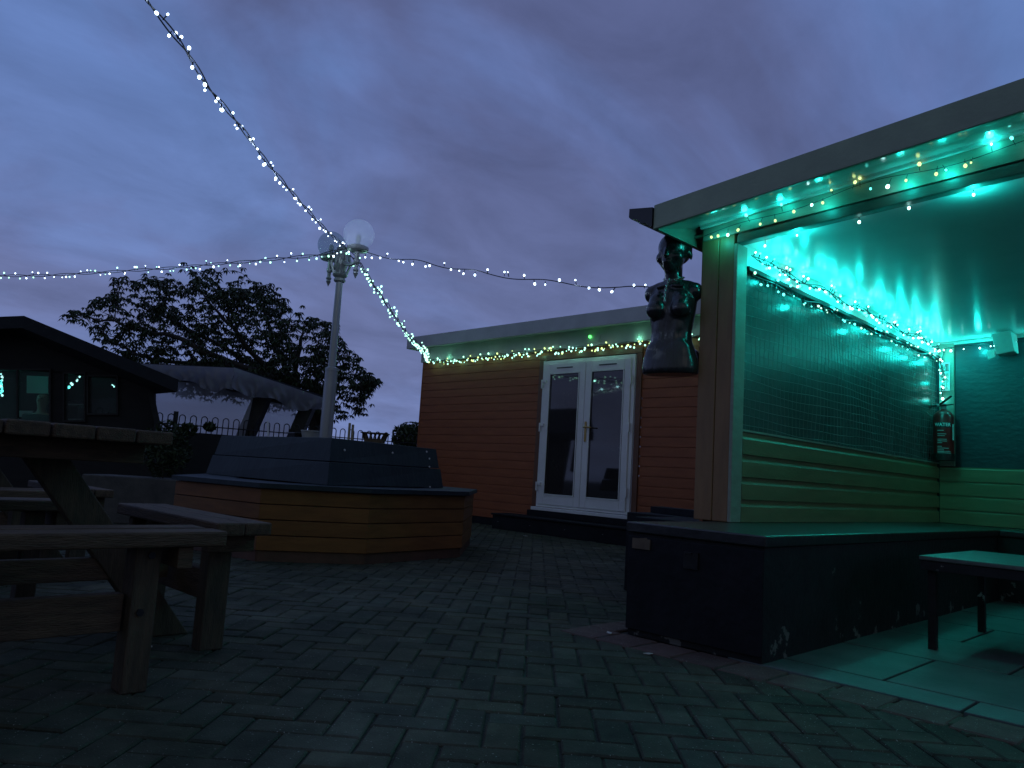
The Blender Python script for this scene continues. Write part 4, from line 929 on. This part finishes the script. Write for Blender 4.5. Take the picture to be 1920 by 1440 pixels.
drape(444, 691, 612, 748, 11.13, 12.35, lambda t: .26+.12*math.sin(t*3.1)*(1-t)-.02*t+.05*math.sin(t*11), 80, 2)

# grey trough and shrub between hut and bench
tp = at(250, 900, 7.4)
b = MB(); a0, a1 = at(180, 900, 7.5), at(380, 903, 7.4); a0.z = a1.z = .22
b.beam(a0, a1, .45, .44); tag(b.build('stone_trough', 'concrete', bevel=.012), 'low grey stone trough left of the octagonal bench', 'trough')
def shrub(name, label, c, rx, rz, n, seed, m='shrubleaf', leaf=.05, trunk=True, cat='shrub'):
    random.seed(seed); t = thing(name, label, cat, c)
    m_ = MB(); stm = MB()
    for s_ in range(9):
        a = random.uniform(0, 6.28); tip = c+Vector((math.cos(a)*rx*.6, math.sin(a)*rx*.6, rz*random.uniform(.9, 1.8))); stm.tube([c, c.lerp(tip, .5)+Vector((0, 0, .04)), tip], [.008, .005, .002], 4)
    for i in range(n):
        while 1:
            v = Vector((random.uniform(-1, 1), random.uniform(-1, 1), random.uniform(-1, 1)))
            if v.length < 1 and (noise.noise(v*2.3+Vector((seed, 0, 0))) > -.12 or v.length < .4): break
        a = c+Vector((v.x*rx, v.y*rx, rz+v.z*rz)); d1_ = Vector((random.uniform(-1, 1), random.uniform(-1, 1), random.uniform(-.6, .9))).normalized()*leaf*random.uniform(.6, 1.2); d2_ = d1_.orthogonal().normalized()*leaf*.3
        k = random.uniform(.6, 1.4); m_.add([a-d1_, a+d2_, a+d1_, a-d2_], [(0, 1, 2, 3)], (k, k, k*.9))
    part(stm, 'stems', 'bark', t); part(m_, 'foliage', m, t, tint=True)
shrub('leafy_shrub', 'loose green shrub growing from the stone trough under the hut eave', Vector((tp.x, tp.y, .44))+RT*.28, .24, .28, 1100, 5, leaf=.034)
shrub('distant_tree', 'far off small tree beside the left wall of orange cabin', at(768, 850, 30)*1, .75, .62, 1500, 8, 'leaf', .13, cat='tree')

# ------------------------------------------------------------------ tree behind the stall
DT = 14.6
tr_ = at(588, 850, DT); root = Vector((tr_.x, tr_.y, 0))
tree = thing('spreading_tree', 'broad dark tree with drooping leaf clusters rising behind the sheeted stall', 'tree', root)
random.seed(31)
up = [(128, 588), (160, 575), (200, 545), (232, 520), (300, 520), (340, 508), (385, 505), (430, 500), (470, 520), (520, 540), (545, 578), (565, 590), (590, 588), (625, 592), (640, 640), (665, 650), (680, 690), (700, 710)]
lo_ = [(128, 590), (200, 640), (240, 700), (300, 730), (420, 740), (520, 760), (600, 780), (660, 780), (680, 770), (700, 715)]
def yi(tab, x):
    for i in range(1, len(tab)):
        if x <= tab[i][0]: t = (x-tab[i-1][0])/(tab[i][0]-tab[i-1][0]); return tab[i-1][1]+(tab[i][1]-tab[i-1][1])*t
    return tab[-1][1]
tips = []
while len(tips) < 1450:
    x = random.uniform(128, 700); y0_, y1_ = yi(up, x), yi(lo_, x); y = random.uniform(y0_, y1_)
    dens = min(1, max(.12, (x-150)/190)) if x < 340 else (1 if x < 640 else .42)
    if random.random() > dens: continue
    if x > 548 and x < 578 and y < 640 and random.random() < .7: continue
    half = 1.7*math.sqrt(max(.05, 1-((x-410)/330)**2)); dd = random.uniform(-half, half)
    p = at(x, y, DT+dd)
    nv = noise.noise(Vector((x*.022, y*.03, dd*.7)))
    if nv < -.05 and random.random() < .82: continue
    tips.append(p)
# limbs: a few hand placed, then each tip joins the nearest node nearer the root
lim = MB(); nodes = []; par = []; rad0 = []
def addpath(P, rs):
    last = None
    for q, r_ in zip(P, rs): nodes.append(q); rad0.append(r_)
    lim.tube(P, rs, 7)
trk = [root, at(592, 800, DT), at(578, 762, DT), at(550, 725, DT)]
addpath(trk, [.16, .13, .11, .10]); addpath([at(592, 800, DT), at(606, 760, DT), at(622, 700, DT+.3), at(630, 640, DT+.3)], [.11, .09, .06, .02])
fk = at(550, 725, DT)
for P in ([(480, 670, -.4), (420, 600, -.9), (380, 550, -1.0)], [(520, 660, .3), (500, 600, .5), (480, 545, .6)], [(500, 700, .6), (400, 640, 1.0), (300, 590, .8), (230, 560, .4)], [(460, 690, -1.0), (350, 640, -1.2), (270, 620, -.6), (200, 600, -.3), (140, 592, -.1)], [(440, 690, .2), (340, 680, .2), (250, 665, .1), (205, 635, 0)], [(560, 660, -.3), (570, 610, -.5)]):
    pts_ = [fk]+[at(x, y, DT+d_) for x, y, d_ in P]; nn = []
    for i in range(len(pts_)-1):
        for k in range(4):
            q = pts_[i].lerp(pts_[i+1], k/4); q = q+Vector((random.uniform(-.05, .05), random.uniform(-.05, .05), random.uniform(-.04, .05)))*(k > 0); nn.append(q)
    nn.append(pts_[-1]); m = len(nn); addpath(nn, [.058*(1-i/m)**1.1+.010 for i in range(m)])
tips.sort(key=lambda p: (p-fk).length)
tw = MB(); NA = np.array([list(n_) for n_ in nodes])
lv = MB()
for p in tips:
    pa = np.array(p); dpr = np.linalg.norm(NA-np.array(fk), axis=1); dd = np.linalg.norm(NA-pa, axis=1)+(dpr > (p-fk).length)*3
    k = int(dd.argmin()); a = Vector(NA[k]); 
    if (a-p).length > .75: q = a.lerp(p, .5)+Vector((0, 0, .05)); tw.tube([a, q, p], [.010, .007, .004], 4, False); NA = np.vstack([NA, [list(q)]])
    else: tw.tube([a, a.lerp(p, .5)+Vector((0, 0, .03)), p], [.008, .006, .003], 4, False)
    NA = np.vstack([NA, [list(p)]])
    for c_ in range(random.choice((2, 3, 3))):
        ctr = p+Vector((random.gauss(0, .07), random.gauss(0, .07), random.gauss(0, .05))); a0 = random.uniform(0, 6.28); kk_ = random.uniform(.55, 1.35)
        for f_ in range(5):
            an = a0+f_*1.2566+random.uniform(-.3, .3); ln = random.uniform(.07, .125); dr_ = random.uniform(.35, 1.1)
            d_ = Vector((math.cos(an), math.sin(an), -dr_)).normalized(); sd = Vector((-math.sin(an), math.cos(an), random.uniform(-.5, .5)))*.021
            m1 = ctr+d_*ln*.55+Vector((0, 0, .008)); tp_ = ctr+d_*ln-Vector((0, 0, .02))
            lv.add([ctr, m1+sd, tp_, m1-sd], [(0, 1, 2, 3)], (kk_, kk_, kk_*.9))
lim.v += []; k0 = len(lim.v); lim.v += tw.v; lim.f += [tuple(k0+i for i in f) for f in tw.f]; lim.c += tw.c
part(lim, 'trunk', 'bark', tree, smooth=True); part(lv, 'crown', 'leaf', tree, tint=True)

# ------------------------------------------------------------------ mannequin torso hung by the post
mz = 1.292; MO = ony(1256, 703, 3.64); MO.z = mz
mq = thing('mannequin_torso', 'black glossy female mannequin torso hung against the shelter post', 'mannequin', MO)
bm = bmesh.new()
def ell(c, r3, rot=None):
    res = bmesh.ops.create_icosphere(bm, subdivisions=4, radius=1)['verts']
    bmesh.ops.scale(bm, verts=res, vec=r3, space=Matrix.Identity(4))
    if rot: bmesh.ops.rotate(bm, verts=res, cent=(0, 0, 0), matrix=Matrix.Rotation(rot[1], 3, rot[0]))
    bmesh.ops.translate(bm, verts=res, vec=c)
def ringloft(secs, n=40):     # (z, cx, cy, rx, ry)
    prev = None; first = None
    for z, x, y, rx, ry in secs:
        vs = [bm.verts.new((x+rx*math.cos(a)*(1-.06*math.cos(2*a)), y+ry*math.sin(a), z)) for a in (2*math.pi*i/n for i in range(n))]
        if prev:
            for i in range(n): bm.faces.new((prev[i], prev[(i+1) % n], vs[(i+1) % n], vs[i]))
        else: bm.faces.new(vs[::-1])
        prev = vs
    bm.faces.new(prev)
# front is -y
ringloft([(0, 0, 0, .152, .088), (.03, 0, 0, .158, .092), (.08, 0, 0, .152, .09), (.13, 0, .0, .135, .08), (.18, 0, 0, .116, .07), (.225, 0, 0, .110, .066), (.27, 0, 0, .117, .070), (.33, 0, .0, .128, .076), (.39, 0, .005, .134, .078), (.44, 0, .01, .136, .072), (.475, 0, .015, .122, .062), (.50, 0, .018, .11, .05), (.52, 0, .02, .07, .045)])
for s_ in (-1, 1):
    ell((s_*.066, -.064, .348), (.052, .044, .052)); ell((s_*.062, -.045, .385), (.05, .045, .065))
    ell((s_*.112, .012, .452), (.044, .048, .052)); ell((s_*.075, .012, .492), (.06, .034, .026), ('Y', s_*.30))
    ell((s_*.038, -.038, .10), (.085, .044, .105)); ell((s_*.040, -.048, .27), (.034, .021, .085)); ell((s_*.07, .058, .09), (.07, .045, .07))
    ell((s_*.042, -.052, .478), (.04, .010, .010), ('Y', s_*.15)); ell((s_*.030, -.046, .19), (.03, .024, .08))
ell((0, -.050, .085), (.07, .040, .08))
ringloft([(.47, 0, .012, .062, .056), (.51, 0, .008, .050, .050), (.55, 0, .0, .047, .050), (.615, 0, -.004, .048, .054)], 28)
# head
HZ = .662; q = 1.17
ell((0, .008*q, HZ+.032*q), (.072*q, .090*q, .078*q)); ell((0, -.028*q, HZ-.012*q), (.058*q, .057*q, .080*q)); ell((0, -.052*q, HZ-.064*q), (.030*q, .027*q, .026*q)); ell((0, -.050*q, HZ-.034*q), (.038*q, .034*q, .034*q))
ell((0, -.084*q, HZ-.006*q), (.0095*q, .014*q, .027*q), ('X', -.22)); ell((0, -.093*q, HZ-.022*q), (.012*q, .011*q, .009*q))
ell((0, -.080*q, HZ-.045*q), (.020*q, .010*q, .006*q)); ell((0, -.078*q, HZ-.055*q), (.017*q, .010*q, .0065*q))
for s_ in (-1, 1):
    ell((s_*.026*q, -.064*q, HZ+.006*q), (.018*q, .016*q, .015*q)); ell((s_*.036*q, -.046*q, HZ-.022*q), (.028*q, .030*q, .030*q)); ell((s_*.072*q, .014*q, HZ-.004*q), (.008*q, .015*q, .026*q), ('X', .2))
me = bpy.data.meshes.new('torso_raw'); bm.to_mesh(me); bm.free(); ob = bpy.data.objects.new('torso_raw', me); C.objects.link(ob)
md = ob.modifiers.new('r', 'REMESH'); md.mode = 'VOXEL'; md.voxel_size = .0042; md.use_smooth_shade = True
md = ob.modifiers.new('s', 'SMOOTH'); md.iterations = 26; md.factor = .6
dg = bpy.context.evaluated_depsgraph_get(); dg.update(); me2 = bpy.data.meshes.new_from_object(ob.evaluated_get(dg)); bpy.data.objects.remove(ob)
me2.name = 'torso'; me2.materials.clear(); me2.materials.append(MT['mannequin']); me2.polygons.foreach_set('use_smooth', [True]*len(me2.polygons))
# turn the head slightly and keep the torso square
for v in me2.vertices:
    v.co.z = max(v.co.z, 0)
    k = min(1, max(0, (v.co.z-.53)/.09)); a = -.10*k; x, y = v.co.x, v.co.y; v.co.x = x*math.cos(a)-y*math.sin(a); v.co.y = x*math.sin(a)+y*math.cos(a)
to = bpy.data.objects.new('torso', me2); C.objects.link(to); to.parent = mq
MS = 1.045; mq.scale = (MS*1.06, MS, MS); mq.rotation_euler.z = math.radians(14)
part(MB().box(-.02, .02, .03, .10, .36, .40), 'hook', 'iron', mq, off=(0, 0, 0))
# chain collar with hanging lead
ch = thing('chain_necklace', 'silver chain collar with a hanging lead on the mannequin neck', 'necklace', MO)
ch.rotation_euler.z = mq.rotation_euler.z; ch.scale = mq.scale
def links(P, nm, r_=.0068):
    f, Ln = along(P); n = int(Ln/.0125); m_ = MB()
    for i in range(n):
        c = f(Ln*(i+.5)/n); t = (f(Ln*(i+.9)/n)-f(Ln*(i+.1)/n)).normalized(); s_ = t.cross(Vector((0, 0, 1)) if abs(t.z) < .8 else Vector((1, 0, 0))).normalized(); w = t.cross(s_)
        if i % 2: s_ = w
        m_.tube([c+t*(r_*1.25*math.cos(a))+s_*(r_*.75*math.sin(a)) for a in np.linspace(0, 2*math.pi, 9)], .0019, 5, False)
    part(m_, nm, 'chrome', ch, off=(0, 0, 0), smooth=True)
nk = [Vector((.051*math.cos(a), .006+.053*math.sin(a), .535-.014*max(0, -math.sin(a))+.01*math.sin(a))) for a in np.linspace(0, 2*math.pi, 30)]
links(nk, 'collar_chain'); links([Vector((-.004, -.050, .522)), Vector((-.008, -.066, .49)), Vector((-.012, -.083, .45)), Vector((-.010, -.098, .41)), Vector((-.008, -.10, .38))], 'lead_chain')

# litter on the paving
random.seed(77)
for (px, py, s_, lb_) in ((283, 1213, .008, 'tiny pale scrap on the paving between the picnic table legs'), (1215, 1226, .016, 'small pale scrap at the foot of the black bench box'), (985, 1005, .02, 'pale scrap on the paving in front of the black step'), (1142, 1187, .022, 'flat pale scrap on the red border beside the black bench box')):
    p = onz(px, py, .006); a = random.uniform(0, 3)
    tag(MB().hexa([(p.x+math.cos(a+t)*s_*k, p.y+math.sin(a+t)*s_*k, p.z+dz) for dz in (0, .003) for t, k in ((0, 1.3), (1.3, .5), (3.1, 1.2), (4.6, .6))]).build('paper_scrap', 'litter'), lb_, 'litter', 'scraps on the paving')
